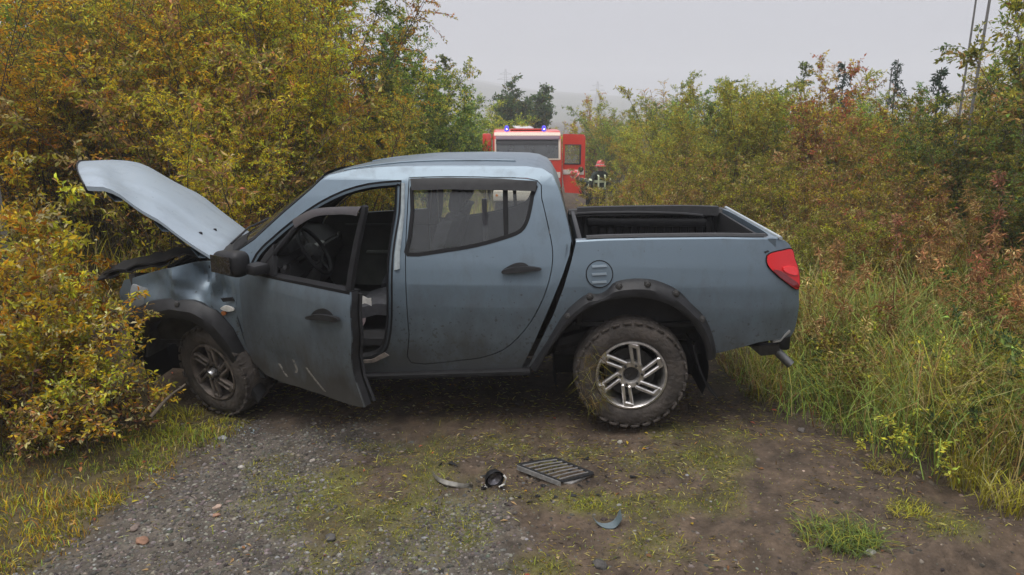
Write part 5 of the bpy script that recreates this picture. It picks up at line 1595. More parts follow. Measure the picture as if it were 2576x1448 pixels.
# near front door, swung open on its hinges
PHI = R(34)
hu, hz = tr(600, 800)
HP = np.array([hu, inset(hu, hz) + .012])
DE = np.array([math.cos(PHI), -math.sin(PHI)]); DN = np.array([math.sin(PHI), math.cos(PHI)])
door = empty("front_door", (HP[0], HP[1], 0), -PHI, pickup)
DIZ = [.25, .38, .6, .85, 1.0, 1.12, 1.25, 1.4, 1.55, 1.66]
DIW = [.06, .04, .014, 0.0, .006, .03, .065, .11, .16, .20]
def din(s, z): return float(np.interp(z, DIZ, DIW)) + .014 * max(0, 1 - abs((s - .35) * .6 + (z - .50) * .8) / .05) * math.exp(-(((s - .4) / .3) ** 2 + ((z - .5) / .15) ** 2)) + .014 * math.exp(-(((s - .45) / .16) ** 2 + ((z - .55) / .10) ** 2)) - .008 * math.exp(-(((s - .72) / .08) ** 2 + ((z - .50) / .12) ** 2)) + .02 * math.exp(-((s - .98) / .07) ** 2) * math.exp(-((z - .42) / .12) ** 2)
def dtr(px, py, off=0.0):
    d = ray(px, py)
    P0 = TO + AU * HP[0] + AW * HP[1]
    n = AU * DN[0] + AW * DN[1]; e = AU * DE[0] + AW * DE[1]
    q = off
    for k in range(5):
        t = ((P0 - CAMP) @ n + q) / (d @ n)
        p = CAMP + d * t
        s, z = (p - P0) @ e, p[2]
        q = din(s, z) + off
    return (float(s), float(z))
def dts(pts, off=0.0): return [dtr(x, y, off) for x, y in pts]

DOOR = [(640, 686), (713, 702), (809, 721), (880, 736), (881, 754), (880, 797), (884, 850), (882, 905), (891, 955), (916, 1026), (880, 1019), (809, 993), (714, 964), (671, 945), (637, 912), (618, 869), (600, 807), (597, 745), (604, 700)]
skin = side_panel("door_skin", dts(DOOR), paint_mat('muddy_shaded_door_paint', (.134, .178, .216), metal=.45, rough=.45, dirt=.9, more=.24), door, thick=.012, fn=din, step=.06)  # heavier mud tone also paints in shade on the swung door
bm = None
# inner shell, slightly smaller and set back, showing along the trailing edge
side_panel("door_trim", [(s + (.03 if s > .5 else -.02), z) for s, z in shrink(dts(DOOR), .03)], TRIM, door, off=.075, thick=.02, fn=din, step=.09)
edge = dts([(880, 737), (881, 754), (880, 797), (884, 850), (882, 905), (891, 955), (915, 1024)])
bm = bmesh.new(); loft(bm, [[(s, din(s, z) + w, z) for s, z in resample(edge, 20)] for w in (.004, .03, .06)]); thicken(bm, (-.01, 0, 0)); finish("door_edge", bm, PLASTIC, door)
bm = bmesh.new(); loft(bm, [[(s, din(s, z) + w, z + .004) for s, z in resample(dts([(642, 687), (713, 702.5), (809, 721.5), (880, 736)]), 16)] for w in (-.004, .03, .08)]); thicken(bm, (0, 0, -.018)); finish("belt_seal", bm, RUBBER_SEAL, door)
FR_O = [(646, 686), (668, 656), (708, 606), (754, 554), (794, 533), (847, 523), (895, 522), (918, 520), (908, 575), (899, 620), (888, 680), (881, 732)]
FR_I = [(655, 690), (676, 662), (716, 614), (760, 564), (797, 542), (847, 534), (892, 533), (905, 534), (896, 578), (887, 621), (876, 680), (869, 730)]
strip("window_frame", dts(cr(FR_O, 3)), dts(cr(FR_I, 3)), RUBBER_SEAL, door, .0, .0, mid=-.008, n=60, thick=.03, fn=din)
strip("rain_visor", dts(cr([(740, 552), (790, 527), (847, 521), (895, 520), (912, 520)], 4)), dts(cr([(752, 572), (800, 545), (852, 539), (892, 540), (907, 543)], 4)), pmat("smoked_visor", (.030, .024, .024), .3, noise=.2), door, -.012, -.030, mid=-.006, n=24, thick=.006, fn=din)
hcup = side_panel("door_handle", dts(cr([(782, 800), (790, 784), (812, 776), (830, 784), (838, 796), (825, 806), (795, 806)], 3, True)), PLASTIC, door, off=-.004, thick=.01, fn=din)
side_panel("handle_bar", dts(cr([(781, 794), (812, 789), (850, 795), (860, 801), (856, 808), (815, 804), (784, 802)], 3, True)), PLASTIC, hcup, off=-.036, thick=.022, fn=din)
# mud scrapes low on the skin
for (pts) in ([(735, 905), (745, 930), (742, 938)], [(768, 925), (790, 955), (815, 985)], [(700, 915), (720, 948)]):
    A = dts(pts); B = dts([(x + 5, y + 1) for x, y in pts])
    strip("scrape", A, B, pmat("dried_mud", (.14, .13, .11), .9, noise=.4, nscale=60), skin, -.001, -.001, n=10, thick=.002, fn=din)
# door mirror: mount and shell with a dark glass towards the driver
mir = empty("door_mirror", (0, 0, 0), 0, door)
ms, mz = dtr(598, 663, -.14)
bm = bmesh.new()
box(bm, (0, 0, 0), (.25, .15, .165), None, .055, 4)
for v in bm.verts:
    k = (v.co.x + .125) / .25
    v.co.z *= 1.05 - .18 * (1 - k); v.co.y *= 1.0 - .35 * (1 - k)
finish("mirror_shell", bm, PLASTIC, mir, loc=(ms - .045, -.12, mz), rot=(0, 0, R(10)))
bm = bmesh.new()
box(bm, (0, 0, 0), (.012, .15, .125), None, .004)
bm.free()
bm = bmesh.new(); box(bm, (ms + .10, -.03, mz - .035), (.12, .12, .07), None, .02); finish("mirror_mount", bm, PLASTIC, mir)
bm = bmesh.new(); loft(bm, [[(ms - .14 + .19 * k, -.198 + .012 * k - .004 * math.sin(3 * k), mz - .055 + .11 * j) for k in np.linspace(0, 1, 6)] for j in np.linspace(0, 1, 4)]); thicken(bm, (0, .006, 0))
finish("mirror_indent", bm, pmat("mirror_dark", (.02, .02, .022), .12, noise=.6, nscale=60), mir)
tri = dts([(640, 684), (668, 640), (690, 615), (690, 694)])
side_panel("mirror_triangle", tri, PLASTIC, door, off=-.006, thick=.03, fn=din)
bm = bmesh.new()
for zz in (.62, .95): box(bm, (.02, .05, zz), (.10, .05, .06), None, .01)
finish("hinge", bm, DARK_METAL, door)

# red and white cloth hanging in the open doorway, broken latch bracket
cu, cz = tr(903, 800, .10)
bm = bmesh.new()
loft(bm, [[(cu - .028 + .075 * k * (1 - .75 * t) + .006 * math.sin(9 * t), .08 + .012 * math.sin(8 * k + 3 * t), cz - .155 * t) for k in np.linspace(0, 1, 7)] for t in np.linspace(0, 1, 9)]); thicken(bm, (0, .004, 0))
tag(finish("cloth", bm, pmat("stained_cloth", (.42, .33, .33), .9, noise=.5, nscale=25)), "pale pink-stained cloth hanging in the pickup's open doorway", "cloth")
bpy.data.objects["cloth"].matrix_world = Matrix.Translation(Vector(TO)) @ Matrix.Rotation(-PSI, 4, 'Z')
cu, cz = tr(905, 745, .06)
bm = bmesh.new()
loft(bm, [[(cu - .07 + .15 * k, .03 + .02 * math.sin(7 * k), cz + .025 - .05 * t - .03 * k + .01 * math.sin(12 * k + 5 * t)) for k in np.linspace(0, 1, 9)] for t in np.linspace(0, 1, 5)]); thicken(bm, (0, .006, 0))
finish("torn_trim", bm, WHITE_PL, pickup)
# ------------------------------------------------------------------ fire engine beyond the pickup
FY = 27.0
FX = x_at(1327, FY)
FZ = float(height(FX, FY))
S_ = F / (FY * math.cos(TH) + .9 * math.sin(TH))      # print pixels per metre there
ZR = 1.33 - FZ                                        # roof above its ground
def fzv(py): return ZR - (py - 329) / S_ * 1.03
def fxv(px): return (px - 1327) / S_
RED = pmat("fire_red", (.60, .045, .028), .3, coat=.5, noise=.08, nscale=2)
CREAM = pmat("cream_paint", (.62, .50, .40), .4, noise=.1)
FWHITE = pmat("white_paint", (.68, .62, .56), .4, noise=.1)
FBLACK = pmat("black_trim", (.02, .02, .022), .5)
SHUT = pmat("grey_shutter", (.36, .36, .37), .4, metal=.4, noise=.1)
fire = tag(empty("fire_engine", (FX, FY, FZ), R(1.5)), "red fire engine facing the camera on the track beyond the pickup's cab", "fire engine")
bm = bmesh.new()
hw = 1.25
prof = [(.10, .95), (.0, 1.05), (.0, fzv(398)), (.12, fzv(360)), (.20, fzv(346)), (.34, fzv(332)), (.6, ZR), (1.9, ZR), (2.05, ZR - .12), (2.05, .95)]
xs_ = [-hw, -hw + .02, -hw + .09, -.6, 0, .6, hw - .09, hw - .02, hw]
sc_ = [.965, .985, 1, 1, 1, 1, 1, .985, .965]
loft(bm, [[(x, 1.0 + (y - 1.0) * s, 1.9 + (z - 1.9) * s) for y, z in prof] for x, s in zip(xs_, sc_)], False)
for r_ in (0, -1):
    pass
bmesh.ops.holes_fill(bm, edges=[e for e in bm.edges if e.is_boundary], sides=0)
for v in bm.verts: v.co.x *= 1 - .05 * max(0, (v.co.z - 1.6) / 1.4)
finish("cab", bm, RED, fire, angle=40)
def front(name, x0, x1, p0, p1, mat, y=-.012, th=.02, parent=None, bev=.0):
    bm = bmesh.new()
    z0, z1 = fzv(p1), fzv(p0)
    def yy(z): return float(np.interp(z, [1.05, fzv(398), fzv(360), fzv(346), fzv(332)], [0, 0, .12, .20, .34]))
    loft(bm, [[(fxv(x0) + (fxv(x1) - fxv(x0)) * k, yy(z0 + (z1 - z0) * j) + y, z0 + (z1 - z0) * j) for k in np.linspace(0, 1, 7)] for j in np.linspace(0, 1, 5)])
    thicken(bm, (0, th, 0))
    return finish(name, bm, mat, parent or fire)
front("roof_band", 1243, 1411, 334.5, 342, CREAM, -.02)
front("sun_visor", 1247, 1409, 343, 351, pmat("purple_grey_visor", (.16, .10, .13), .5), -.07, .03)
wsf = front("windscreen", 1247, 1406, 352, 397, glass_mat("fire_windscreen", (.25, .28, .3), .24), -.012, .01)
front("windscreen_shade", 1247, 1406, 351, 365, FBLACK, -.018, .006, wsf)
for k_ in (0, 1):
    bm = bmesh.new(); tube(bm, [(fxv(1290 + 62 * k_), -.03, fzv(398)), (fxv(1278 + 62 * k_), .03, fzv(376))], .012, 5); finish("wiper", bm, FBLACK, wsf)
front("windscreen_frame", 1406, 1411, 350, 400, CREAM, -.02, .02, wsf)
front("windscreen_frame", 1244, 1248, 350, 400, CREAM, -.02, .02, wsf)
front("windscreen_frame", 1247, 1408, 397, 400.5, CREAM, -.02, .02, wsf)
front("lower_stripe", 1243, 1411, 430, 444, FWHITE, -.015)
bm = bmesh.new()
box(bm, (0, -.12, .72), (2.45, .30, .36), None, .05)
bmp = finish("bumper", bm, FWHITE, fire)
for s in (-1, 1):
    bm = bmesh.new(); lathe(bm, [(0, -.03), (.09, -.02), (.11, .03), (.11, .06)], 20, 'y', (s * .85, -.28, .74)); finish("headlamp", bm, pmat("headlamp_glass", (.7, .7, .68), .1), fire)
    bm = bmesh.new(); lathe(bm, [(0, -.01), (.045, -.008), (.05, .03)], 14, 'y', (s * 1.1, -.275, .74)); finish("indicator", bm, AMBER, fire)
bm = bmesh.new()
for k in range(5): box(bm, (0, -.012, 1.15 + k * .07), (1.5, .03, .035), None, .006, 1)
finish("grille", bm, FBLACK, fire)
m, n, b_ = mat_new("lit_blue_beacon")
b_.inputs['Base Color'].default_value = (.05, .04, .6, 1); b_.inputs['Emission Color'].default_value = (.18, .14, 1, 1); b_.inputs['Emission Strength'].default_value = .35
m2_, n, b2_ = mat_new("beacon_flash")
b2_.inputs['Emission Color'].default_value = (.75, .7, 1, 1); b2_.inputs['Emission Strength'].default_value = 1.3
for px in (1275, 1370):
    bm = bmesh.new(); lathe(bm, [(0, .13), (.05, .12), (.075, .08), (.08, .0), (.09, -.10)], 18, 'z', (fxv(px), .42, ZR - .03 + .06)); bc = finish("beacon", bm, m, fire)
    bm = bmesh.new(); lathe(bm, [(0, .03), (.035, .0), (0, -.03)], 10, 'z', (fxv(px), .30, ZR + .03)); finish("beacon_flash", bm, m2_, bc)
bm = bmesh.new(); box(bm, (0, .5, ZR + .02), (1.2, .22, .05), None, .02); finish("beacon_bar", bm, RED, fire)
# closed door and mirror on the left side
for s in (-1, 1):
    bm = bmesh.new()
    tube(bm, [(s * 1.26, .25, ZR - .25), (s * 1.48, .05, ZR - .28), (s * 1.48, .05, ZR - .85)], .02, 6)
    box(bm, (s * 1.44, .03, ZR - .42), (.30, .09, .62), None, .04)
    finish("door_mirror", bm, RED if s < 0 else FBLACK, fire) if s < 0 else bm.free()
# open door, hinged at the cab's front corner
fdr = empty("cab_door", (1.27, .18, 0), R(-12), fire)
dw = .80
def fd_box(name, x0, x1, p0, p1, mat, y, th, bev=.01, parent=None):
    bm = bmesh.new(); z0, z1 = fzv(p1), fzv(p0)
    box(bm, ((x0 + x1) / 2, y, (z0 + z1) / 2), (x1 - x0, th, abs(z1 - z0)), None, bev)
    return finish(name, bm, mat, parent or fdr)
bm = bmesh.new()
o_ = [(0, fzv(338)), (dw - .06, fzv(339)), (dw, fzv(345)), (dw, fzv(420)), (dw + .03, fzv(470)), (dw - .08, fzv(484)), (.1, fzv(482)), (0, fzv(440))]
h_ = [(.07, fzv(364)), (dw - .20, fzv(364)), (dw - .16, fzv(370)), (dw - .16, fzv(405)), (dw - .2, fzv(411)), (.07, fzv(411))]
polys = [[Vector((x, 0, z)) for x, z in o_], [Vector((x, 0, z)) for x, z in h_]]
fl_ = [v for p in polys for v in p]; vs = [bm.verts.new(v) for v in fl_]
for t in tessellate_polygon(polys): bm.faces.new([vs[i] for i in t])
thicken(bm, (0, .07, 0))
finish("door_panel", bm, RED, fdr)
fr_ = fd_box("window_frame", .06, dw - .15, 363, 365.5, FBLACK, -.01, .03)
fd_box("window_frame", .06, dw - .15, 409, 412, FBLACK, -.01, .03)
fd_box("window_frame", dw - .2, dw - .14, 363, 412, FBLACK, -.01, .03)
fd_box("window_glass", .07, dw - .18, 365, 410, GLASS, .03, .008, 0)
fd_box("white_panel", .03, dw - .03, 425, 437, FWHITE, -.012, .02)
bm = bmesh.new(); lathe(bm, [(0, -.05), (.08, -.045), (.10, -.01), (.10, .02)], 18, 'y', (dw - .14, -.01, fzv(424))); finish("grab_cup", bm, FBLACK, fdr)
bm = bmesh.new(); tube(bm, [(dw - .05, -.03, fzv(445)), (dw - .05, -.06, fzv(455)), (dw - .05, -.03, fzv(466))], .015, 6); finish("door_handle", bm, FBLACK, fdr)
# steps, bodywork, wheels
bm = bmesh.new(); box(bm, (1.18, .75, .62), (.16, .7, .06), None, .01); box(bm, (1.18, .75, .95), (.16, .8, .06), None, .01); finish("cab_step", bm, FBLACK, fire)
bm = bmesh.new(); box(bm, (1.285, .72, .98), (.01, .9, .05)); box(bm, (1.15, .37, .66), (.22, .01, .06)); finish("reflective_strip", bm, pmat("reflective_strip", (.62, .66, .5), .4), fire)
bm = bmesh.new(); box(bm, (0, 4.9, 1.9), (2.46, 5.2, 1.75), None, .05); bx_ = finish("equipment_body", bm, RED, fire)
for s in (-1, 1):
    for k in range(4):
        bm = bmesh.new(); box(bm, (s * 1.235, 2.95 + k * 1.28, 1.85), (.03, 1.1, 1.3), None, .01)
        for j in range(10): box(bm, (s * 1.252, 2.95 + k * 1.28, 1.28 + j * .125), (.01, 1.06, .012))
        finish("shutter", bm, SHUT, bx_)
bm = bmesh.new(); box(bm, (0, 4, .85), (.9, 7.2, .3)); finish("chassis", bm, FBLACK, fire)
for y in (.95, 4.6, 5.95):
    for s in (-1, 1):
        wl_ = empty("wheel", (s * 1.0, y, .52), 0, fire)
        bm = bmesh.new(); lathe(bm, [(.28, -.15), (.40, -.17), (.49, -.15), (.52, -.10), (.52, .10), (.49, .15), (.40, .17), (.28, .15)], 40, 'x', closed=True); finish("tyre", bm, TYRE, wl_)
        bm = bmesh.new(); lathe(bm, [(0, s * .06), (.10, s * .06), (.14, s * .02), (.24, s * .0), (.28, s * .12), (.29, s * .15)], 30, 'x'); finish("rim", bm, FWHITE, wl_)
bm = bmesh.new()
for s in (-.35, .35): tube(bm, [(s, 2.6, ZR + .0), (s, 7.2, ZR + .0)], .03, 6)
for k in range(14): tube(bm, [(-.35, 2.8 + k * .32, ZR), (.35, 2.8 + k * .32, ZR)], .018, 6)
finish("roof_ladder", bm, SHUT, fire)

# ------------------------------------------------------------------ firefighter standing by the open door
def skin_body(name, joints, bones, mats, root=0):
    me = bpy.data.meshes.new(name)
    me.from_pydata([j[0] for j in joints], bones, [])
    ob = bpy.data.objects.new(name, me); COL.objects.link(ob)
    sk = ob.modifiers.new("skin", 'SKIN'); sk.use_smooth_shade = True
    for i, j in enumerate(joints):
        r_ = j[1] if isinstance(j[1], tuple) else (j[1], j[1])
        me.skin_vertices[0].data[i].radius = r_
        me.skin_vertices[0].data[i].use_root = (i == root)
    sb = ob.modifiers.new("sub", 'SUBSURF'); sb.levels = 2; sb.render_levels = 2
    dg = bpy.context.evaluated_depsgraph_get()
    m2 = bpy.data.meshes.new_from_object(ob.evaluated_get(dg))
    ob.modifiers.clear(); old = ob.data; ob.data = m2; bpy.data.meshes.remove(old)
    m2.name = name
    m2.materials.clear()
    for m in mats: m2.materials.append(m)
    for p in m2.polygons: p.use_smooth = True
    return ob


SUIT = pmat("dark_fire_suit", (.022, .030, .024), .85, noise=.3, nscale=15)
SKINM = pmat("skin", (.42, .26, .19), .55)
REFL = pmat("reflective_tape", (.66, .72, .50), .45)
GLOVE = pmat("glove", (.12, .09, .06), .8)
HELM = pmat("red_helmet", (.55, .05, .05), .3, coat=.4)
def firefighter(px, fy, label, rz, bend=0.0):
    x = x_at(px, fy); z = float(height(x, fy))
    J = [((0, 0, .96), (.165, .13)), ((0, -.01, 1.12), (.16, .12)), ((0, -.03, 1.32), (.19, .13)), ((0, -.03, 1.45), (.13, .10)), ((0, -.02, 1.53), (.06, .06)), ((0, 0, 1.60), (.075, .085)), ((0, .0, 1.70), (.085, .10)),
         ((-.20, -.03, 1.43), (.085, .085)), ((-.30, -.02, 1.18), (.068, .068)), ((-.24, -.20, .99), (.055, .055)), ((-.20, -.29, .96), (.045, .04)),
         ((.20, -.03, 1.43), (.085, .085)), ((.31, .02, 1.18), (.068, .068)), ((.30, -.08, .94), (.055, .055)), ((.29, -.12, .86), (.045, .04)),
         ((-.10, 0, .86), (.115, .115)), ((-.12, -.03, .50), (.085, .085)), ((-.13, .02, .12), (.068, .068)), ((-.14, -.10, .05), (.055, .05)), ((-.145, -.19, .04), (.045, .04)),
         ((.10, 0, .86), (.115, .115)), ((.13, .0, .50), (.085, .085)), ((.15, .05, .12), (.068, .068)), ((.16, -.07, .05), (.055, .05)), ((.165, -.16, .04), (.045, .04))]
    B = [(0, 1), (1, 2), (2, 3), (3, 4), (4, 5), (5, 6), (3, 7), (7, 8), (8, 9), (9, 10), (3, 11), (11, 12), (12, 13), (13, 14), (0, 15), (15, 16), (16, 17), (17, 18), (18, 19), (0, 20), (20, 21), (21, 22), (22, 23), (23, 24)]
    # five fingers on each hand, curled
    for (hi, s) in ((10, -1), (14, 1)):
        h = Vector(J[hi][0]); dr_ = (h - Vector(J[hi - 1][0])).normalized()
        for k in range(5):
            side = Vector((.022 * (k - 1.7), 0, .010)) if k else Vector((-s * .035, -.015, .02))
            a = h + side; L = (.035, .05, .058, .052, .04)[k]
            b = a + dr_ * L; c = b + dr_ * L * .5 + Vector((0, .015, -.022))
            i0 = len(J); J += [(tuple(b), (.010, .010)), (tuple(c), (.008, .008))]
            B += [(hi, i0), (i0, i0 + 1)]
    def fold(p):
        if not bend or p[2] < .93: return p
        v = Matrix.Rotation(bend, 3, 'X') @ (Vector(p) - Vector((0, 0, .96)))
        return tuple(v + Vector((0, 0, .96)))
    kids = []
    J0 = J
    J = [(fold(p) if i not in (9, 10, 13, 14) and i < 25 else p, r_) for i, (p, r_) in enumerate(J)] if not bend else [(fold(p) if (i < 15 or i >= 25) else p, r_) for i, (p, r_) in enumerate(J)]
    ob = skin_body("person", J, B, [SUIT, SKINM, GLOVE, FBLACK])
    for p in ob.data.polygons:
        c = p.center.copy()
        if bend and c.z > .90: c = Matrix.Rotation(-bend, 3, 'X') @ (c - Vector((0, 0, .96))) + Vector((0, 0, .96))
        if c.z > 1.535: p.material_index = 1
        elif c.z < .17: p.material_index = 3
        elif (abs(c.x) > .17 and c.z < .985): p.material_index = 2
    ob.location = (x, fy, z); ob.rotation_euler = (0, 0, rz); ob.scale = (1.08, 1.08, 1.05)
    tag(ob, label, "person")
    bm = bmesh.new()
    lathe(bm, [(0, .15), (.06, .145), (.10, .11), (.125, .05), (.13, .0), (.175, -.03), (.172, -.04), (.12, -.02)], 24, 'z', (0, .005, 1.72))
    box(bm, (0, .005, 1.81), (.03, .22, .09), None, .01)
    he = finish("helmet", bm, HELM, ob)
    bm = bmesh.new(); lathe(bm, [(.134, .01), (.134, .035)], 24, 'z', (0, .005, 1.72)); box(bm, (0, -.13, 1.765), (.07, .02, .07), None, .01); finish("helmet_band", bm, FWHITE, he)
    bm = bmesh.new()
    box(bm, (0, -.105, 1.645), (.028, .03, .045), None, .01, 2); box(bm, (0, -.088, 1.60), (.05, .012, .012), None, .004)
    for s in (-1, 1): box(bm, (s * .088, .01, 1.65), (.02, .035, .06), None, .008)
    finish("nose_and_ears", bm, SKINM, ob)
    bm = bmesh.new()
    for s in (-1, 1): lathe(bm, [(0, -.012), (.010, -.008), (.013, 0)], 10, 'y', (s * .033, -.088, 1.672))
    finish("eyes", bm, FBLACK, ob)
    for (zz, rx, ry, hh) in ((1.22, .208, .165, .075), (1.00, .205, .168, .06)):
        bm = bmesh.new()
        loft(bm, [[(rx * math.cos(a), -.015 + ry * math.sin(a), zz + q) for a in np.linspace(0, 6.283, 25)] for q in (-hh / 2, hh / 2)]); thicken(bm, (0, 0, .001)); finish("tape_band", bm, REFL, ob)
    for s in (-1, 1):
        bm = bmesh.new()
        loft(bm, [[(s * (.11 + q), -.03 + yy, zz) for yy, zz in ((-.165, 1.04), (-.172, 1.22), (-.150, 1.38), (0, 1.50), (.15, 1.38), (.155, 1.2), (.15, 1.04))] for q in (-.028, .028)]); thicken(bm, (0, .004, 0)); finish("shoulder_tape", bm, REFL, ob)
        bm = bmesh.new(); a_ = Vector((s * .27, -.02, 1.27)); b_2 = Vector((s * .295, -.015, 1.22)); tube(bm, [a_, b_2], .088, 16, cap=False); finish("sleeve_tape", bm, REFL, ob)
        bm = bmesh.new(); tube(bm, [(s * .135, -.0, .36), (s * .135, .0, .31)], .098, 16, cap=False); finish("leg_tape", bm, REFL, ob)
    if bend:
        for ch in list(ob.children):
            if ch.name.startswith(("leg_tape",)): continue
            ch.matrix_basis = Matrix.Translation((0, 0, .96)) @ Matrix.Rotation(bend, 4, 'X') @ Matrix.Translation((0, 0, -.96))
    return ob


firefighter(1489, 25.6, "stooping firefighter in dark suit half hidden between engine door and standing colleague", R(-68), R(50))
firefighter(1511, 24.8, "firefighter in dark suit with reflective tape and red helmet beside the fire engine", R(200))

# ------------------------------------------------------------------ poles, pylons, board
POLE = pmat("grey_pole", (.17, .165, .16), .8, noise=.2)
def pole(px, y, h, r_, label, name="pole", cat="pole", lean=0.0, arm=False):
    x = x_at(px, y); z = float(height(x, y))
    o = empty(name, (x, y, z)); tag(o, label, cat)
    bm = bmesh.new(); tube(bm, [(0, 0, -.3), (lean * .5, 0, h * .5), (lean, 0, h)], r_, 8, taper=.6); finish("post", bm, POLE, o)
    if arm:
        bm = bmesh.new(); box(bm, (lean, 0, h - .5), (1.6, .12, .12), None, .02); finish("crossarm", bm, POLE, o)
        for s in (-.65, 0, .65):
            bm = bmesh.new(); lathe(bm, [(0, .2), (.05, .18), (.06, .08), (.03, 0)], 8, 'z', (lean + s, 0, h - .44)); finish("insulator", bm, WHITE_PL, o)
    return o


pole(2398, 11, 4.9, .026, "taller of the two thin grey poles on the right skyline", lean=.12)
pole(2377, 11.5, 3.55, .022, "shorter of the two thin grey poles on the right skyline", lean=.03)
pole(2535, 19, 9.5, .11, "thick grey utility pole at the top right corner", "utility_pole", "utility pole", arm=True)
pole(2222, 34, 4.9, .05, "faint distant pole between the spruce and the thin poles", arm=False)
bx0 = x_at(-6, 6.7)
o = empty("board", (bx0, 6.7, float(height(bx0, 6.7)))); tag(o, "grey weathered board on posts half hidden by leaves at the left edge", "board")
bm = bmesh.new(); box(bm, (-.12, 0, 2.40), (.46, .06, .44), None, .01); finish("panel", bm, pmat("weathered_grey", (.20, .19, .17), .8, noise=.2), o)
for s in (-.3, .08):
    bm = bmesh.new(); tube(bm, [(s, .06, -.2), (s, .06, 2.6)], .04, 8); finish("post", bm, POLE, o)
o = pole(1398, 44, 2.4, .10, "short cream marker post left of the reddish far bush", "marker_post", "post")
o.children[0].data.materials[0] = pmat("cream_post", (.6, .56, .42), .6)


def pylon(px, y, h, label):
    x = x_at(px, y)
    o = empty("pylon", (x, y, float(np.interp(x / y, [-.12, .0, .06, .15], [22, 17, 12, 6])) * y / 760 - 10)); tag(o, label, "pylon")
    bm = bmesh.new()
    for sx in (-1, 1):
        for sy in (-1, 1): tube(bm, [(sx * 2.6, sy * 2.6, 0), (sx * .7, sy * .7, h * .7), (sx * .35, sy * .35, h)], .22, 4)
    for k in range(6):
        a = 2.6 - 1.9 * k / 6; b_ = 2.6 - 1.9 * (k + 1) / 6; z0 = h * .7 * k / 6; z1 = h * .7 * (k + 1) / 6
        for sy in (-1, 1): tube(bm, [(-a, sy * a, z0), (b_, sy * b_, z1)], .12, 4); tube(bm, [(a, sy * a, z0), (-b_, sy * b_, z1)], .12, 4)
    finish("tower", bm, POLE, o)
    for q, wd in ((.72, 6), (.86, 4.5)):
        bm = bmesh.new(); box(bm, (0, 0, h * q), (wd * 2, .3, .3)); tube(bm, [(-wd, 0, h * q), (0, 0, h * q + 1.6), (wd, 0, h * q)], .12, 4); finish("crossarm", bm, POLE, o)


pylon(1272, 560, 26, "faint pylon standing on the foggy hill, most visible of them")
pylon(1187, 640, 27, "very faint pylon left of the most visible one on the hill")
pylon(1502, 620, 25, "very faint pylon above the ruddy bush, right part of the hill")

# ------------------------------------------------------------------ wreckage on the track
def gp(px, py, zz=0.0):
    d = ray(px, py); t = (zz - CAM_H) / d[2]; p = CAMP + d * t
    return Vector((p[0], p[1], float(height(p[0], p[1])) + zz))


# broken grille: a frame with slats
c0 = [gp(1300, 1166, .055), gp(1402, 1162, .05), gp(1488, 1192, .03), gp(1420, 1215, .02)]
A, Bq, Cq, Dq = gp(1302, 1172, .05), gp(1398, 1160, .05), gp(1492, 1194, .025), gp(1412, 1212, .02)
gr = tag(empty("grille_fragment", tuple(A)), "broken black radiator grille with slats lying on the track, right of the other fragments", "car part")
bm = bmesh.new()
for p, q in ((A, Dq), (A, Bq), (Bq, Cq), (Dq, Cq)): tube(bm, [p - A, q - A], .009, 6)
finish("grille_frame", bm, PLASTIC, gr)
bm = bmesh.new()
e0 = gp(1436, 1218, .004); e1 = gp(1492, 1196, .012)
loft(bm, [[(Dq - A), (Dq.lerp(Cq, .5) - A), (Cq - A)], [(e0 - A), (e0.lerp(e1, .5) - A), (e1 - A)]]); thicken(bm, (0, 0, -.008))
finish("grille_lip", bm, pmat("dusty_grey_plastic", (.21, .20, .19), .5, noise=.35, nscale=40), gr)
GREYP = pmat("grille_slat", (.15, .145, .14), .4, noise=.3, nscale=40)
for k in range(7):
    t = (k + .5) / 7.2
    p = A.lerp(Dq, t) - A; q = Bq.lerp(Cq, t) - A
    bm = bmesh.new()
    tube(bm, [p, p.lerp(q, .5) + Vector((0, 0, .004)), q], .0042, 6)
    finish("slat", bm, GREYP, gr)
bm = bmesh.new(); loft(bm, [[tuple(A.lerp(Dq, s) - A + Vector((-.004, -.014, .006 - .028 * j))) for s in np.linspace(0, 1, 8)] for j in (0, 1)]); thicken(bm, (0, -.006, 0)); finish("grille_side_rail", bm, pmat("pale_edge", (.20, .195, .185), .35, noise=.3, nscale=50), gr)
# smashed lamp: round reflector bowl with a bracket
p = gp(1243, 1222)
lm = tag(empty("lamp_fragment", tuple(p)), "smashed round black lamp housing between the trim strip and the grille", "car part")
bm = bmesh.new(); lathe(bm, [(.012, .045), (.03, .035), (.045, .015), (.055, -.01), (.060, -.012), (.058, .0), (.048, .03), (.03, .05), (.012, .055)], 24, 'y', closed=True)
finish("lamp_bowl", bm, PLASTIC, lm, loc=(0, 0, .052), rot=(.25, .2, .5))
bm = bmesh.new(); lathe(bm, [(0, .03), (.025, .025), (.044, .0)], 20, 'y'); finish("lamp_reflector", bm, pmat("broken_reflector", (.16, .15, .16), .3, metal=.6, noise=.6, nscale=60), lm, loc=(.004, -.004, .052), rot=(.25, .2, .5))
bm = bmesh.new()
tube(bm, [(.03, -.02, .01), (.062, -.02, .03), (.068, -.015, .065), (.055, -.01, .08)], .006, 6); finish("lamp_clip", bm, WHITE_PL, lm)
rb = random.Random(5)
for k in range(9):
    bm = bmesh.new(); s = rb.uniform(.010, .022)
    vs = [bm.verts.new((rb.uniform(-s, s), rb.uniform(-s, s), rb.uniform(0, s * .5))) for _ in range(4)]; bm.faces.new(vs[:3]); bm.faces.new((vs[0], vs[2], vs[3])); thicken(bm, (0, 0, .004))
    finish("shard", bm, PLASTIC if k % 3 else WHITE_PL, lm, loc=(rb.uniform(-.09, .06), rb.uniform(-.05, .02), .006))
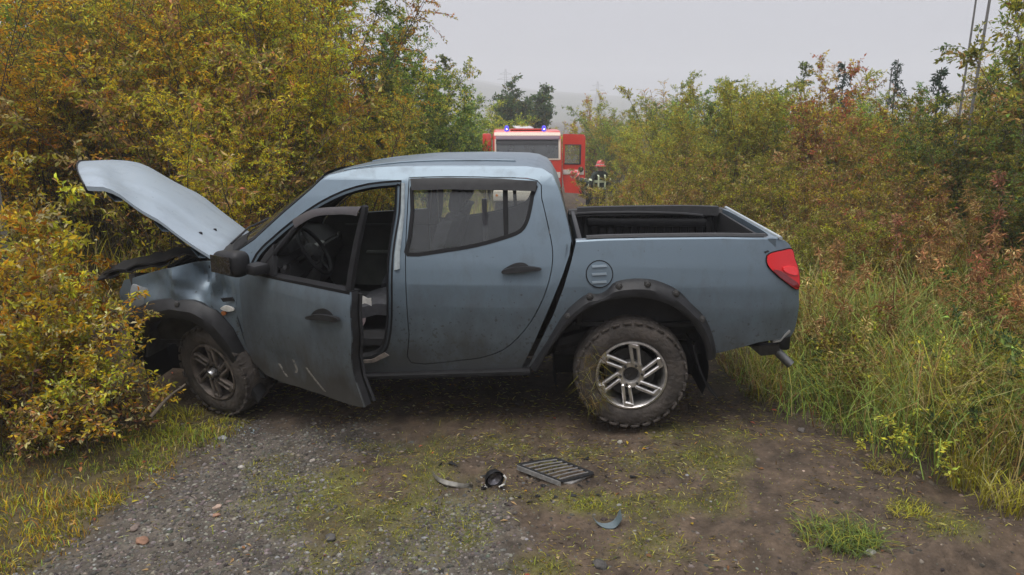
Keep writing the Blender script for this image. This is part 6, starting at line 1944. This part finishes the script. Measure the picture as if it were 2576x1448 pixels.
# curved trim strip
bm = bmesh.new()
pts = [gp(1088, 1192, .03), gp(1098, 1203, .025), gp(1120, 1212, .02), gp(1152, 1218, .016), gp(1190, 1222, .012)]
pts = [Vector(q) for q in resample([tuple(q) for q in pts], 14)]
loft(bm, [[tuple(q - pts[0] + Vector((0, -.022 * math.sin(math.pi * (k / 13) ** .8) + .02 * j * math.sin(math.pi * min(1, k / 12)), (.012 if j == 1 else -.006)))) for k, q in enumerate(pts)] for j in (0, 1, 2)]); thicken(bm, (0, 0, -.006))
t_ = finish("trim_fragment", bm, pmat("dusty_trim", (.15, .14, .12), .5, noise=.5, nscale=25), loc=tuple(pts[0]))
tag(t_, "curved strip of dusty plastic trim, leftmost fragment on the track", "car part")
# blue-grey shard
bm = bmesh.new()
P0 = gp(1490, 1296, .03)
cur = [gp(1490, 1296, .035), gp(1503, 1315, .012), gp(1525, 1326, .006), (gp(1548, 1322, .010)), gp(1564, 1300, .05)]
cur = [Vector(q) for q in resample(cr([tuple(q) for q in cur], 4), 16)]
loft(bm, [[tuple(q - P0 + Vector((.0, (.06 * j) * (k / 15) ** 1.2, .012 * j * (k / 15)))) for k, q in enumerate(cur)] for j in (-.35, 0, .5, 1)]); thicken(bm, (0, .0, .004))
s_ = finish("body_shard", bm, pmat("shard_paint", (.10, .13, .14), .35, metal=.2, noise=.2, nscale=30), loc=tuple(P0))
tag(s_, "curled blue-grey shard of bodywork lying alone in the mud below the grille", "car part")
# crumbs of broken plastic strewn between the larger pieces
bm = bmesh.new(); rc = random.Random(21)
for k in range(110):
    t = rc.random(); px = 1090 + 420 * t + rc.gauss(0, 50); py = 1205 + rc.gauss(0, 34) + (60 if rc.random() < .15 else 0)
    q = gp(px, py); s = abs(rc.gauss(0, .007)) + .004
    vs = [bm.verts.new(q + Vector((rc.uniform(-s, s) * 1.6, rc.uniform(-s, s) * 1.6, rc.uniform(0, s)))) for _ in range(4)]
    for f in ((0, 1, 2), (0, 2, 3), (0, 3, 1), (1, 3, 2)): bm.faces.new([vs[i] for i in f])
tag(finish("plastic_crumbs", bm, PLASTIC), "black plastic crumbs strewn among the larger fragments on the track", "debris", kind="stuff")
# pebbly glass splinters below the front wheel
bm = bmesh.new(); p = gp(612, 1086)
for k in range(16):
    s = rb.uniform(.006, .016); q = Vector((rb.uniform(-.09, .10), rb.uniform(-.06, .06), rb.uniform(.004, .02)))
    vs = [bm.verts.new(q + Vector((rb.uniform(-s, s), rb.uniform(-s, s), rb.uniform(-s * .4, s)))) for _ in range(4)]
    for f in ((0, 1, 2), (0, 2, 3), (0, 3, 1), (1, 3, 2)): bm.faces.new([vs[i] for i in f])
tag(finish("glass_splinters", bm, pmat("splinter", (.3, .38, .42), .15, metal=.2), loc=tuple(p)), "pale broken splinters under the front wheel at the turf's end", "car part", kind="stuff")

# ------------------------------------------------------------------ fog over the valley
bm = bmesh.new()
box(bm, (0, 560, 25), (2100, 1400, 74))
hz_ = bpy.data.meshes.new("haze"); bm.to_mesh(hz_); bm.free()
hm = bpy.data.materials.new("haze"); hm.use_nodes = True
hn = hm.node_tree; hn.nodes.clear()
ho = hn.nodes.new("ShaderNodeOutputMaterial"); hv = hn.nodes.new("ShaderNodeVolumePrincipled")
hv.inputs['Color'].default_value = (.83, .84, .872, 1); hv.inputs['Density'].default_value = .0019; hv.inputs['Anisotropy'].default_value = .0
hn.links.new(hv.outputs[0], ho.inputs['Volume'])
hz_.materials.append(hm)
tag(link("haze", hz_), "even grey fog over the whole valley", kind="stuff")
